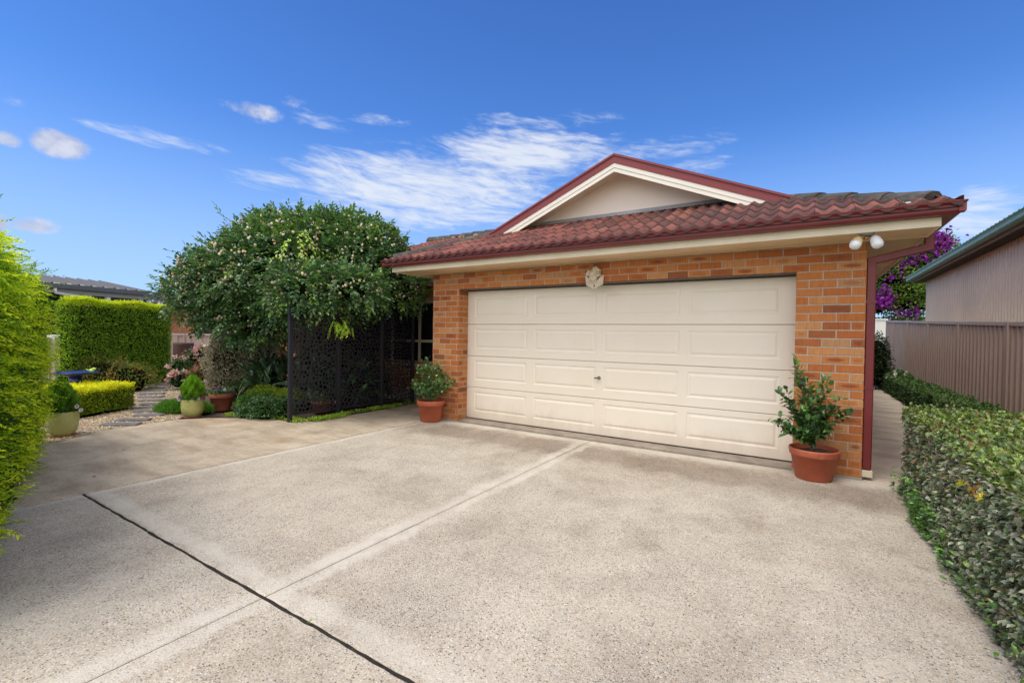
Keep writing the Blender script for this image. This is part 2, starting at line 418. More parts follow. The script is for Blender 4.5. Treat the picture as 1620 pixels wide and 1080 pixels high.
M = dict(
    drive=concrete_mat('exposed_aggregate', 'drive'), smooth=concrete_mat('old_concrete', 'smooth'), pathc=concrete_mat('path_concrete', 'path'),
    thresh=simple('threshold_concrete', (.33, .28, .23), .85, .2, 6, dirt=(.20, .17, .15), bump=.3),
    brick=brick_mat(), mortar=simple('mortar', (.47, .41, .345), .95, .18, 14, bump=.4, bscale=120),
    cream=simple('cream_paint', (.74, .66, .49), .5, .035, 2.0, dirt=(.66, .58, .43)),
    door=door_mat(),
    dooredge=simple('door_joint_shadow', (.22, .19, .15), .8, .05),
    fascia=simple('fascia_paint', (.84, .76, .58), .5, .06, 3, dirt=(.74, .63, .44)),
    soffit=simple('soffit_sheet', (.74, .56, .35), .6, .05, 1.5, dirt=(.62, .45, .27)),
    gablew=simple('gable_sheet', (.86, .77, .69), .6, .03, 1.0),
    barge=simple('barge_cream', (.80, .77, .69), .5, .03, 3),
    maroon=simple('maroon_colour_steel', (.17, .020, .022), .38, .07, 4, spec=.5, dirt=(.14, .019, .023)),
    maroon2=simple('maroon_barge', (.215, .032, .036), .45, .06, 4),
    tile=tile_mat(), cap=simple('weathered_cap', (.062, .055, .050), .9, .5, 9, dirt=(.15, .135, .115), bump=.5, bscale=50),
    bedding=simple('bedding_mortar', (.52, .50, .46), .95, .25, 20, bump=.4),
    black=simple('black_powdercoat', (.018, .018, .025), .45, .1, 5, spec=.35),
    terra=simple('terracotta', (.43, .105, .048), .62, .12, 7, dirt=(.36, .085, .04), bump=.2, bscale=40, salt=(.50, .21, .13)),
    terra2=simple('aged_terracotta', (.30, .085, .05), .7, .2, 7, dirt=(.2, .07, .05), salt=(.38, .2, .14)),
    potgreen=simple('green_glaze', (.37, .37, .13), .28, .16, 5, spec=.5, dirt=(.44, .42, .18)),
    blue=simple('blue_glaze', (.022, .034, .20), .2, .35, 6, spec=.6, dirt=(.05, .07, .34)),
    potting=soil_mat(), soil=soil_mat(), gravel=gravel_mat(), lawn=grass_ground(),
    slate=simple('dark_slate', (.155, .15, .155), .8, .25, 9, dirt=(.24, .22, .20), bump=.4),
    bark=simple('bark', (.115, .085, .062), .9, .35, 20, bump=.7, bscale=40),
    twig=simple('twig', (.20, .12, .07), .85, .25, 20),
    greentwig=simple('green_twig', (.16, .15, .05), .8, .25, 20),
    fence=simple('taupe_steel', (.345, .255, .215), .45, .05, 2.5, spec=.4, dirt=(.31, .225, .19)),
    fencetop=simple('taupe_rail', (.42, .33, .29), .45, .05, 2.5),
    shedwall=simple('beige_steel_cladding', (.86, .68, .50), .5, .05, 1.2, dirt=(.76, .59, .43)),
    shedgreen=simple('green_gutter_steel', (.13, .27, .19), .4, .1, 3, dirt=(.15, .34, .27)),
    rust=simple('dark_rusted_steel', (.09, .045, .038), .7, .3, 6, dirt=(.13, .06, .045)),
    white=simple('white_paint', (.80, .79, .76), .5, .03, 3),
    alu=simple('cream_window_frame', (.62, .55, .43), .4, .04, 3),
    zinc=simple('grey_roof_sheet', (.33, .345, .37), .4, .06, 2, metal=.2), gutgrey=simple('dark_grey_gutter', (.10, .105, .11), .45, .1, 3),
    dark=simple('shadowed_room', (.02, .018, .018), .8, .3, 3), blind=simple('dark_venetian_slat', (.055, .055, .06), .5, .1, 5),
    nbrick=plain_brick('neighbour_brick', (.50, .17, .07), (.40, .12, .05)), ntile=simple('neighbour_tile', (.12, .085, .085), .85, .35, 6),
    plaster=simple('aged_plaster', (.66, .58, .47), .8, .14, 18, dirt=(.46, .37, .27), bump=.3, bscale=80),
    steel=simple('bright_metal', (.45, .44, .43), .25, .08, 8, metal=1.0), brass=simple('worn_brass', (.55, .36, .13), .35, .2, 12, metal=.9),
    lampglass=simple('frosted_glass', (.78, .80, .84), .2, .03, 8, spec=.6), lampcream=simple('yellowed_shade', (.72, .58, .30), .45, .12, 14),
    grey=simple('grey_plastic', (.33, .31, .30), .6, .12, 10),
    leaf=leaf_mat('foliage_leaf', .5, .32, .3), thin=leaf_mat('thin_leaf', .5, .48, .3), gloss=leaf_mat('glossy_leaf', .36, .2, .62), petal=leaf_mat('petal', .6, .35, .2),
    deadleaf=simple('dead_leaf', (.10, .06, .035), .9, .2, 30),
    plinth=simple('plinth_render', (.40, .36, .31), .9, .15, 5, bump=.3),
)
def glass_mat():
    mt, nt, b, out = mat('window_glass'); g = NT(nt)
    b.inputs['Base Color'].default_value = (.012, .014, .018, 1); b.inputs['Roughness'].default_value = .06
    b.inputs['Specular IOR Level'].default_value = .6; b.inputs['Alpha'].default_value = .55
    return mt
M['glass'] = glass_mat()

# ------------------------------------------------------------------ foliage machinery
def norm(a): return a/(np.linalg.norm(a, axis=-1, keepdims=True)+1e-9)
def runit(n): return norm(RNG.normal(size=(n, 3)))
def leaves(P, D, N, L, W, C, shape='diamond', fold=.22, droop=.12):
    """one leaf per row: root P, axis D, face normal N, length, width, colour -> verts, tris, cols"""
    n = len(P); L = np.broadcast_to(L, (n,))[:, None]; W = np.broadcast_to(W, (n,))[:, None]
    D = norm(D); S = norm(np.cross(D, N)); N = np.cross(S, D)
    if shape == 'diamond':
        vs = [P, P+D*L*.48+S*W*.5+N*W*fold, P+D*L-N*L*droop, P+D*L*.48-S*W*.5+N*W*fold]
        tr = np.array([(0, 2, 1), (0, 3, 2)]); sh = [.8, 1, 1.1, .94]
    elif shape == 'strap':
        vs = [P-S*W*.5, P+S*W*.5, P+D*L*.5-S*W*.5, P+D*L*.5+S*W*.5, P+D*L-N*L*droop]
        tr = np.array([(0, 1, 3), (0, 3, 2), (2, 3, 4)]); sh = [.8, .8, 1, 1, 1.05]
    else:
        f = N*W*fold
        vs = [P, P+D*L*.5+N*L*droop*.3, P+D*L-N*L*droop,
              P+D*L*.22+S*W*.40+f*.8, P+D*L*.66+S*W*.46+f, P+D*L*.22-S*W*.40+f*.8, P+D*L*.66-S*W*.46+f]
        tr = np.array([(0, 1, 3), (3, 1, 4), (4, 1, 2), (0, 5, 1), (5, 6, 1), (6, 2, 1)]); sh = [.75, .95, 1.05, 1.05, 1.08, .92, .95]
    k = len(vs)
    V = np.stack(vs, 1).reshape(-1, 3)
    T = (np.arange(n)[:, None, None]*k+tr[None]).reshape(-1, 3)
    Cc = (C[:, None, :]*np.array(sh)[None, :, None]).reshape(-1, 3)
    return V, T, Cc
def merge(parts):
    V = []; T = []; C = []; b = 0
    for v, t, c in parts:
        V.append(v); T.append(t+b); C.append(c); b += len(v)
    return np.concatenate(V), np.concatenate(T), np.concatenate(C)
LIFT = 1.55
def pal(n, cols, w=None, var=.18):
    cols = np.array(cols, float)
    i = RNG.choice(len(cols), n, p=None if w is None else np.array(w)/sum(w))
    c = cols[i]*LIFT*np.exp(RNG.normal(0, var, (n, 1)))
    return np.clip(c*np.exp(RNG.normal(0, .05, (n, 3))), 0, .95)
def sprigs(P, D, length, nl, LL, WW, colf, up=(0, 0, 1), droop=.25, shape='diamond', spread=.8, flat=.3, alt=True):
    """twigs with leaflets in two ranks. colf(t, idx)->colours. returns list of parts"""
    n = len(P); D = norm(D); upv = np.array(up, float)[None]
    length = np.broadcast_to(length, (n,))[:, None]
    S = norm(np.cross(D, upv+.25*runit(n))); out = []
    NN = norm(np.cross(S, D))
    NN = np.where(NN[:, 2:3] < 0, -NN, NN)
    for j in range(nl):
        t = (j+.6)/nl
        pos = P+D*length*t-np.array([[0, 0, 1.0]])*length*droop*t*t
        sides = ((1 if j % 2 else -1),) if alt else (1, -1)
        for sgn in sides:
            if j == nl-1: dd = D
            else: dd = norm(D*(1-spread*.55)+S*sgn*spread+.22*runit(n)-np.array([[0, 0, droop*t]]))
            nn = norm(NN+flat*runit(n))
            sz = (.75+.5*RNG.random(n))*(1-.35*abs(t-.55))
            out.append(leaves(pos, dd, nn, LL*sz, WW*sz, colf(t, n), shape))
    return out
def wobble(P, amp, fr, seed):
    r = np.random.default_rng(seed)
    h = np.zeros(len(P))
    for k in range(5):
        d = r.normal(size=3)*fr*(1+.6*k); h += np.sin(P@d+r.uniform(0, 6.28))/(1+.5*k)
    return amp*h/2.2
def box_surface(n, L, Dp, H, weights, r=.06):
    """points on a rounded box: local x in 0..L, y in 0..Dp (front y=0), z in 0..H; returns P, normal, face id"""
    fid = RNG.choice(5, n, p=np.array(weights)/sum(weights))   # front, top, left, right, back
    a, b = RNG.random(n), RNG.random(n)
    P = np.zeros((n, 3)); N = np.zeros((n, 3))
    for k in range(5):
        q = fid == k
        if k == 0: P[q] = np.c_[a[q]*L, 0*a[q], b[q]*H]; N[q] = (0, -1, 0)
        if k == 1: P[q] = np.c_[a[q]*L, b[q]*Dp, 0*a[q]+H]; N[q] = (0, 0, 1)
        if k == 2: P[q] = np.c_[0*a[q], a[q]*Dp, b[q]*H]; N[q] = (-1, 0, 0)
        if k == 3: P[q] = np.c_[0*a[q]+L, a[q]*Dp, b[q]*H]; N[q] = (1, 0, 0)
        if k == 4: P[q] = np.c_[a[q]*L, 0*a[q]+Dp, b[q]*H]; N[q] = (0, 1, 0)
    # round the edges: pull towards inner box then out by r
    lo = np.array([r, r, 0]); hi = np.array([L-r, Dp-r, H-r])
    I = np.clip(P, lo, hi); dv = P-I; dn = np.linalg.norm(dv, axis=1, keepdims=True)
    P2 = I+dv/(dn+1e-9)*np.minimum(dn, r)
    N2 = np.where(dn > 1e-6, dv/(dn+1e-9), N)
    return P2, norm(N2), fid
def frame(p0, p1):
    """local frame: x along p0->p1, y to the left of that (back), z up"""
    p0 = np.array(p0, float); p1 = np.array(p1, float)
    u = p1-p0; L = np.linalg.norm(u); u /= L; w = np.array([-u[1], u[0]])
    R = np.array([[u[0], u[1], 0], [w[0], w[1], 0], [0, 0, 1.0]])
    return np.array([p0[0], p0[1], 0]), R, L
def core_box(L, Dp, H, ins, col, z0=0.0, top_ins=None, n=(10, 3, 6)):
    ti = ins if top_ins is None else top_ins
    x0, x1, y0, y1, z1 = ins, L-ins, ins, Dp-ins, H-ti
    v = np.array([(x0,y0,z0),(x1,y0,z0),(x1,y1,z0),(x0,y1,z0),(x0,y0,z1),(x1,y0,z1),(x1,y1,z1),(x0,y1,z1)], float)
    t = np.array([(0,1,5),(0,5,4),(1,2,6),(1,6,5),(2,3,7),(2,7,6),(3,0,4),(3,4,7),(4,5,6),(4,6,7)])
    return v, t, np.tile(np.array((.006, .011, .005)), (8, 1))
def bent(part, fn):
    V, T, C = part
    return fn(V), T, C
def blob_points(n, c, r, seed, amp=.12, fr=2.2, low=-.6, shell=.16):
    d = runit(n); d = d[d[:, 2] > low]
    rr = 1-np.abs(RNG.normal(0, shell, len(d)))
    h = 1+wobble(d*3, amp, fr, seed)
    return np.array(c)+d*np.array(r)*(rr*h)[:, None], norm(d/np.array(r))
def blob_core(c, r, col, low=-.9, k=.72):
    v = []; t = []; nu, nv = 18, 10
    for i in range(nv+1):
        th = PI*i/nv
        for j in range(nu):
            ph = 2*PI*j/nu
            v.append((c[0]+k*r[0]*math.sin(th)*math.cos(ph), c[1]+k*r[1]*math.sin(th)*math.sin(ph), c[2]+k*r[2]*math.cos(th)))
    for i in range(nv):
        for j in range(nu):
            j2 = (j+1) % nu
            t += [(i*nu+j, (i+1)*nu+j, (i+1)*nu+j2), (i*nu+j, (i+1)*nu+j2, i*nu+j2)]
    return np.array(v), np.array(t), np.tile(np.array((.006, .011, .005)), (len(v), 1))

# ================================================================== SETTING
def sheet(name, poly, z, m_, kind='structure'):
    b = MB(); b.add([(x, y, z) for x, y in poly], [tuple(range(len(poly)))])
    return tag(b.build(name, m_), kind=kind)
sheet('ground', [(-300,-300),(300,-300),(300,300),(-300,300)], -.09, M['lawn'])
def slab(mb, poly, z=0.0, depth=.085, c=.006):
    """concrete slab with a softened arris; poly counter-clockwise"""
    n = len(poly); P = [np.array(p, float) for p in poly]; ins = []
    for i in range(n):
        a, b_, d = P[i-1], P[i], P[(i+1) % n]
        e1 = (b_-a)/np.linalg.norm(b_-a); e2 = (d-b_)/np.linalg.norm(d-b_)
        n1 = np.array([-e1[1], e1[0]]); n2 = np.array([-e2[1], e2[0]])
        k = (n1+n2)/max(.4, 1+n1@n2); ins.append(b_+k*c)
    v = [(*p, z) for p in ins]+[(*p, z-c*.8) for p in P]+[(*p, z-depth) for p in P]
    f = [tuple(range(n))]
    for i in range(n):
        j = (i+1) % n
        f += [(i, i+n, j+n, j), (i+n, i+2*n, j+2*n, j+n)]
    mb.add(v, f)
def ragged(p, q, amp, step=.11, keep_ends=True):
    p = np.array(p, float); q = np.array(q, float); L = np.linalg.norm(q-p); n = max(2, int(L/step))
    t = (q-p)/L; nn = np.array([-t[1], t[0]])
    return [tuple(p+(q-p)*i/n+nn*random.uniform(-amp, amp)*(0 if i in (0, n) else 1)) for i in range(n)]
XJ, XL, YC = 2.2526, -.467, -4.361
RX = 5.47
b = MB()
slab(b, [*ragged((XL+.010, YC+.010), (XJ-.004, YC+.010), .0035, .06), *ragged((XJ-.004, YC+.010), (XJ-.004, -.012), .0015, .2), (XJ-.004, -.012), (XL+.010, -.012)])
slab(b, [*ragged((XJ+.004, YC+.010), (RX, YC+.010), .0035, .06), (RX, YC+.010), (RX, -.012), *ragged((XJ+.004, -.012), (XJ+.004, YC+.010), .0015, .2)])
slab(b, [(XL+.010, -9.5), (XJ-.004, -9.5), *ragged((XJ-.004, -9.5), (XJ-.004, YC-.010), .0015, .2), *ragged((XJ-.004, YC-.010), (XL+.010, YC-.010), .0045, .06), (XL+.010, YC-.010)])
slab(b, [(XJ+.004, -9.5), (RX, -9.5), *ragged((RX, YC-.010), (XJ+.004, YC-.010), .0045, .06), (XJ+.004, YC-.010)])
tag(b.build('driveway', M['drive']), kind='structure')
b = MB()
for x0, x1, y0, y1 in ((XL-.03, RX-.01, YC-.03, YC+.03), (XJ-.02, XJ+.02, -9.4, YC-.031), (XJ-.02, XJ+.02, YC+.031, -.02), (XL-.03, XL+.02, -9.4, YC-.031), (XL-.03, XL+.02, YC+.031, -.02), (-1.75, XL-.04, -1.30, -1.26), (5.2, 6.4, 4.1, 4.5), (XL, RX-.02, -.02, .0015)):
    b.add([(x0, y0, -.0065), (x1, y0, -.0065), (x1, y1, -.0065), (x0, y1, -.0065)], [(0, 1, 2, 3)])
tag(b.build('joint_dirt', simple('joint_dirt', (.020, .015, .011), .95, .6, 40, dirt=(.055, .042, .028), bump=.8)), kind='structure')
b = MB()
slab(b, [(-5.2, -9.5), (XL-.012, -9.5), (XL-.012, -1.283), (-1.80, -1.283), (-2.03, -1.56), (-2.4, -1.56), (-2.75, -1.72), (-3.05, -1.95), (-3.3, -2.12), (-3.52, -2.45), (-3.5, -2.95), (-3.42, -3.4), (-3.0, -3.95), (-3.6, -4.6), (-5.2, -5)])
slab(b, [(-1.80, -1.277), (XL-.012, -1.277), (XL-.012, -.004), (-.55, 0), (-.55, 1.34), (-1.88, 1.34), (-1.83, .6), (-1.78, -.4)])
tag(b.build('courtyard_paving', M['smooth']), kind='structure')
b = MB()
slab(b, [(5.125, .004), (6.5, .004), (6.5, 4.2), (5.125, 4.35)]); slab(b, [(5.125, 4.362), (6.5, 4.212), (6.52, 14), (5.125, 14)])
tag(b.build('side_path', M['pathc']), kind='structure')
b = MB(); b.cbox(-.001, 4.529, .002, .40, -.08, .026, .006)
tag(b.build('door_threshold', M['thresh']), kind='structure')
b = MB()
def bed(mb, x0, x1, y0, y1, nx, ny, z, amp, sd):
    P = np.array([(x0+(x1-x0)*i/nx, y0+(y1-y0)*j/ny, 0) for j in range(ny+1) for i in range(nx+1)], float)
    P[:, 2] = z+wobble(P, amp, 2.1, sd)
    mb.add(P, [(j*(nx+1)+i, j*(nx+1)+i+1, (j+1)*(nx+1)+i+1, (j+1)*(nx+1)+i) for j in range(ny) for i in range(nx)], smooth=True)
bed(b, -14, -1.7, -4.6, 3.0, 80, 50, -.035, .018, 3)
bed(b, 5.40, 7.0, -9, 15, 12, 100, -.035, .015, 4)
tag(b.build('garden_soil', M['soil']), kind='structure')
# gravel: a sheet of small stones and loose pebbles over it
gp = [(-3.40,-3.42),(-3.49,-2.95),(-3.52,-2.45),(-3.75,-2.28),(-4.3,-2.1),(-5.0,-1.75),(-6.0,-1.2),(-7.2,-.65),(-8.3,-.15),(-9.3,.3),(-10.3,.5),(-10.6,-.2),(-9.4,-1.1),(-8.4,-1.6),(-7.0,-2.0),(-5.9,-2.35),(-5.2,-2.55),(-4.7,-3.35),(-4.3,-4.2),(-3.1,-4.3),(-3.0,-3.98)]
sheet('gravel_path', gp[::-1], .0, M['gravel'])
def inpoly(x, y, P):
    c = False; j = len(P)-1
    for i in range(len(P)):
        if (P[i][1] > y) != (P[j][1] > y) and x < (P[j][0]-P[i][0])*(y-P[i][1])/(P[j][1]-P[i][1])+P[i][0]: c = not c
        j = i
    return c
pts = []
while len(pts) < 7000:
    x = random.uniform(-10.6, -3.0); y = random.uniform(-4.3, .5)
    if random.random() < min(1, 2.2/(abs(x+2.2)**.9)) and inpoly(x, y, gp): pts.append((x, y))
pts = np.array(pts); n = len(pts)
oc = np.array([(1,0,0),(0,1,0),(-1,0,0),(0,-1,0),(0,0,1),(0,0,-1)], float); of = np.array([(0,1,4),(1,2,4),(2,3,4),(3,0,4),(1,0,5),(2,1,5),(3,2,5),(0,3,5)])
sz = RNG.uniform(.006, .014, (n, 1, 1))*np.array([1, .8, .55])[None, None]*(1+.3*RNG.normal(size=(n, 6, 1)).clip(-1, 1))
an = RNG.uniform(0, 6.28, n); ca, sa = np.cos(an), np.sin(an)
V = oc[None]*sz; V = np.stack([V[..., 0]*ca[:, None]-V[..., 1]*sa[:, None], V[..., 0]*sa[:, None]+V[..., 1]*ca[:, None], V[..., 2]+.004], -1)
V[..., 0] += pts[:, 0:1]; V[..., 1] += pts[:, 1:2]
pc = pal(n, [(.5,.40,.29),(.36,.26,.18),(.60,.53,.44),(.24,.18,.13),(.46,.33,.22)], var=.2)
tag(tri_object('gravel_pebbles', V.reshape(-1, 3), (np.arange(n)[:, None, None]*6+of[None]).reshape(-1, 3), np.repeat(pc, 6, 0), M['leaf']), kind='stuff')

# ================================================================== HOUSE
TP = math.tan(rad(22.9)); Z0 = 2.505
house = empty('brick_house', (2.3, .0, 0), 'low orange brick house with maroon gutters, red tiled roof and cream double garage door', 'house')
W = 4.528; XR = 5.116; XLW = -.5427; SOF = 2.365
bm_ = MB()
def bricks(o, u, nr, L, zbase, ztop, shift=0.0, holes=(), proud=.0):
    """stretcher bond of real bricks on a wall face. o start point, u along, nr outward; holes (s0,s1,z0,z1)"""
    BW, BH, J = .24, .086, .010
    k = 0; z = zbase
    while z < ztop-.012:
        h = min(BH-J, ztop-z); s = -shift-(BW/2 if k % 2 else 0)
        while s < L:
            a, e = s, s+BW-J
            s += BW
            a = max(a, 0.0); e = min(e, L)
            if e-a < .02: continue
            segs = [(a, e)]
            for h0, h1, g0, g1 in holes:
                if z+h*.5 > g0 and z+h*.5 < g1:
                    ns = []
                    for q0, q1 in segs:
                        if h0 > q0+.005: ns.append((q0, min(q1, h0)))
                        if h1 < q1-.005: ns.append((max(q0, h1), q1))
                        if not (h0 > q0+.005 or h1 < q1-.005) and (q1 <= h0 or q0 >= h1): ns.append((q0, q1))
                    segs = [t for t in ns if t[1]-t[0] > .02]
            for q0, q1 in segs:
                c = (random.random()**1.0, 1.0 if random.random() < .10 else (.45 if random.random() < .25 else 0.0), 0)
                ch = .003; jt = random.uniform(-.0012, .0012)
                def P(s_, z_, d): return (o[0]+u[0]*s_+nr[0]*d, o[1]+u[1]*s_+nr[1]*d, z_)
                v = [P(q0, z, -.012), P(q1, z, -.012), P(q1, z+h, -.012), P(q0, z+h, -.012),
                     P(q0, z, proud+jt-ch), P(q1, z, proud+jt-ch), P(q1, z+h, proud+jt-ch), P(q0, z+h, proud+jt-ch),
                     P(q0+ch, z+ch, proud+jt), P(q1-ch, z+ch, proud+jt), P(q1-ch, z+h-ch, proud+jt), P(q0+ch, z+h-ch, proud+jt)]
                full = (q1-q0)/(BW-J); uu = 1.0
                f = [(8, 9, 10, 11)]; uv = [[(.5-.5*uu, 0), (.5+.5*uu, 0), (.5+.5*uu, 1), (.5-.5*uu, 1)]]
                for A in (0, 4):
                    for i in range(4):
                        j = (i+1) % 4
                        f.append((A+i, A+j, A+4+j, A+4+i)); uv.append([(0, 0)]*4)
                bm_.add(v, f, 0, c, uv)
        z += BH; k += 1
ZB = .024
# garage front, jambs, sides; wing front
bricks((XLW, 0), (1, 0), (0, -1), XR-XLW, ZB, SOF, shift=.24-((XR-XLW) % .24)-.010, holes=[(-XLW, -XLW+W, -1, 2.088)])
bricks((0, .006), (0, 1), (1, 0), .23, ZB, 2.088, shift=.12)
bricks((W, .236), (0, -1), (-1, 0), .23, ZB, 2.088, shift=.1)
bricks((XLW, 1.35), (0, -1), (-1, 0), 1.35, ZB, SOF, shift=.05)
bricks((XR, .0), (0, 1), (1, 0), 12.0, ZB, SOF, shift=.0)
WX0, WX1, WZ0, WZ1 = -3.80, -1.16, .76, 2.06
bricks((-7.2, 1.35), (1, 0), (0, -1), 7.2+XLW, .2, SOF, holes=[(WX0+7.2, WX1+7.2, WZ0, WZ1)])
mo = MB()
R_ = .0042
mo.box(XLW+R_, 0-R_, R_, .235, -.06, SOF, 0); mo.box(W+R_, XR-R_, R_, .235, -.06, SOF); mo.box(-R_, W+R_, R_, .228, 2.0925, SOF)
mo.box(XLW+R_, XLW+.11, .236, 1.36, -.06, SOF); mo.box(XR-.11, XR-R_, .236, 12.0, -.06, SOF)
mo.box(-7.2, WX0-.002, 1.35+R_, 1.46, -.06, SOF); mo.box(WX1+.002, XLW+.1, 1.361, 1.46, -.06, SOF)
mo.box(WX0-.002, WX1+.002, 1.35+R_, 1.46, -.06, WZ0-.003); mo.box(WX0-.002, WX1+.002, 1.35+R_, 1.46, WZ1+.003, SOF)
o_ = len(bm_.v)
for f, mi in zip(mo.f, mo.mi): pass
bm_.add(mo.v, mo.f, 1, (.5, 0, 0))
bm_.build('brick_wall', [M['brick'], M['mortar']], house)
b = MB(); b.box(-7.2, XLW-.012, 1.325, 1.355, -.05, .19); b.build('wall_plinth', M['plinth'], house)
for x0, x1 in ((XLW-.006, .004), (W-.004, XR+.006)):
    b = MB(); b.box(x0, x1, -.008, .24, -.05, ZB-.001); b.build('wall_plinth', M['plinth'], house)
b = MB(); b.box(0.002, W-.002, -.001, .10, 2.0805, 2.0875); b.box(0.002, W-.002, .222, .23, 2.07, 2.0925)
b.build('steel_lintel', simple('lintel_steel', (.10, .085, .075), .7, .3, 10), house)

def sweep(mb, prof, xl, xr, yf, ybl, ybr, mi=0):
    """profile (outward, z) swept left return, front, right return with mitred corners"""
    n = len(prof); rows = []
    for k in range(4):
        for o, z in prof:
            rows.append({0: (xl-o, ybl), 1: (xl-o, yf-o), 2: (xr+o, yf-o), 3: (xr+o, ybr)}[k]+(z,))
    f = []
    for k in range(3):
        for i in range(n):
            j = (i+1) % n
            f.append((k*n+i, k*n+j, (k+1)*n+j, (k+1)*n+i))
    f.append(tuple(range(n))); f.append(tuple(reversed(range(3*n, 4*n))))
    mb.add(rows, f, mi)
FX0, FX1, FY = -.965, 5.545, -.47
b = MB(); sweep(b, [(0, 2.352), (.018, 2.352), (.018, 2.452), (.0, 2.452)], FX0, FX1, FY, .86, 12.4)
b.box(-7.7, FX0-.02, .855, .873, 2.352, 2.452)
b.build('fascia_board', M['fascia'], house)
gprof = [(.020, 2.428), (.105, 2.428), (.122, 2.436), (.130, 2.452), (.131, 2.492), (.138, 2.506), (.150, 2.512), (.153, 2.523), (.146, 2.529), (.134, 2.524), (.128, 2.514), (.020, 2.505)]
b = MB(); sweep(b, gprof, FX0, FX1, FY, .86-.15, 12.4)
b.box(FX1+.10, FX1+.145, FY-.14, FY-.06, 2.44, 2.51)
gu = b.build('gutter', M['maroon'], house)
b = MB(); b.prism([(.855-o, z) for o, z in gprof], -7.7, FX0-.16, 'x'); b.build('wing_gutter', M['maroon'], house)
b = MB()
b.box(FX0, FX1, FY, .004, SOF, SOF+.008); b.box(XR-.002, FX1, .006, 12.4, SOF, SOF+.008); b.box(FX0, XLW+.002, .006, .873, SOF, SOF+.008)
b.box(-7.7, XLW+.002, .875, 1.356, SOF+.001, SOF+.009)
for x in (1.15, 3.55): b.box(x-.012, x+.012, FY+.002, -.002, SOF-.004, SOF-.0005)
b.box(FX0+.002, FX1-.002, -.02, -.0145, SOF-.016, SOF-.0005)
b.build('soffit', M['soffit'], house)

# ---- roof
def tiles(name, eave0, udir, rdir, ulen, r0, r1, clips, parent):
    mb = MB(); TW, TL = .30, .32
    eave0 = np.array(eave0, float); ud = np.array([*udir, 0.0]); rd = np.array([*rdir, 0.0]); cp = math.cos(math.atan(TP))
    nk0 = int(r0/(TL*cp)); nk1 = int(math.ceil(r1/(TL*cp)))
    m_ = 14
    for k in range(nk0, nk1):
        for i in range(int(math.ceil(ulen/TW))):
            off = random.uniform(-.004, .004); tilt = random.uniform(-.003, .003); R = random.random()
            vs = []; cs = []
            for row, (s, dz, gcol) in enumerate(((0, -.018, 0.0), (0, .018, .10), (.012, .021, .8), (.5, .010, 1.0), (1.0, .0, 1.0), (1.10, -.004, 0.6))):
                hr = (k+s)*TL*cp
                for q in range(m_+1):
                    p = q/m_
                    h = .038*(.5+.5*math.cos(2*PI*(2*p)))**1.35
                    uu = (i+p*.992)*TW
                    P = eave0+ud*uu+rd*hr+np.array([0, 0, hr*TP+dz+h+off+tilt*p])
                    if row == 0: P[2] -= h*.15
                    vs.append(P)
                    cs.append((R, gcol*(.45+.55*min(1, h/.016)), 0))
            f = []
            for row in range(5):
                for q in range(m_):
                    f.append((row*(m_+1)+q, row*(m_+1)+q+1, (row+1)*(m_+1)+q+1, (row+1)*(m_+1)+q))
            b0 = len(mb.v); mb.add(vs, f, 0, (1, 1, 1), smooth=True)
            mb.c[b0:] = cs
    # sarking board under the tiles so that no light comes through
    A = eave0+rd*r0+np.array([0, 0, r0*TP-.03]); B = eave0+rd*r1+np.array([0, 0, r1*TP-.03])
    mb.add([A, A+ud*ulen, B+ud*ulen, B], [(0, 1, 2, 3)], 0, (.2, 0, 0))
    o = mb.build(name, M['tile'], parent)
    bm = bmesh.new(); bm.from_mesh(o.data); o0 = origin(parent)
    for co, no in clips:
        bmesh.ops.bisect_plane(bm, geom=bm.verts[:]+bm.edges[:]+bm.faces[:], plane_co=Vector(co)-Vector(o0), plane_no=Vector(no), clear_outer=True)
    bm.to_mesh(o.data); bm.free(); return o
EX0, EX1, EY = -1.03, 5.67, -.62
RZ = Z0+(EX1-EX0)/2*TP; RXM = (EX0+EX1)/2
roof = tiles('roof', (EX0, EY, Z0), (1, 0), (0, 1), EX1-EX0, 0, 1.5, [((EX0, EY, 0), (-1, 1, 0)), ((EX1, EY, 0), (1, 1, 0)), ((0, .86, 0), (0, 1, 0))], house)
tiles('roof', (EX1, EY, Z0), (0, 1), (-1, 0), 13.2, 0, 1.17, [((EX1, EY, 0), (-1, -1, 0))], house)
tiles('roof', (EX1, .53, Z0-.05), (0, 1), (-1, 0), 11.9, 1.17, EX1-RXM, [((RXM, 0, 0), (-1, 0, 0)), ((EX1-1.17, 0, 0), (1, 0, 0)), ((0, .53, 0), (0, -1, 0))], house)
tiles('roof', (EX0, 12.5, Z0), (0, -1), (1, 0), 13.2, 0, 1.17, [((EX0, EY, 0), (1, -1, 0)), ((0, EY, 0), (0, -1, 0))], house)
tiles('roof', (EX0, 12.5, Z0-.05), (0, -1), (1, 0), 12.0, 1.17, RXM-EX0, [((RXM, 0, 0), (1, 0, 0)), ((EX0+1.17, 0, 0), (-1, 0, 0)), ((0, .53, 0), (0, -1, 0))], house)
WE = .70
tiles('roof', (-7.9, WE, Z0), (1, 0), (0, 1), 8.6, 0, 3.65, [((EX0, WE, 0), (1, -1, 0)), ((-7.9, WE, 0), (-1, 1, 0)), ((0, 4.34, 0), (0, 1, 0))], house)
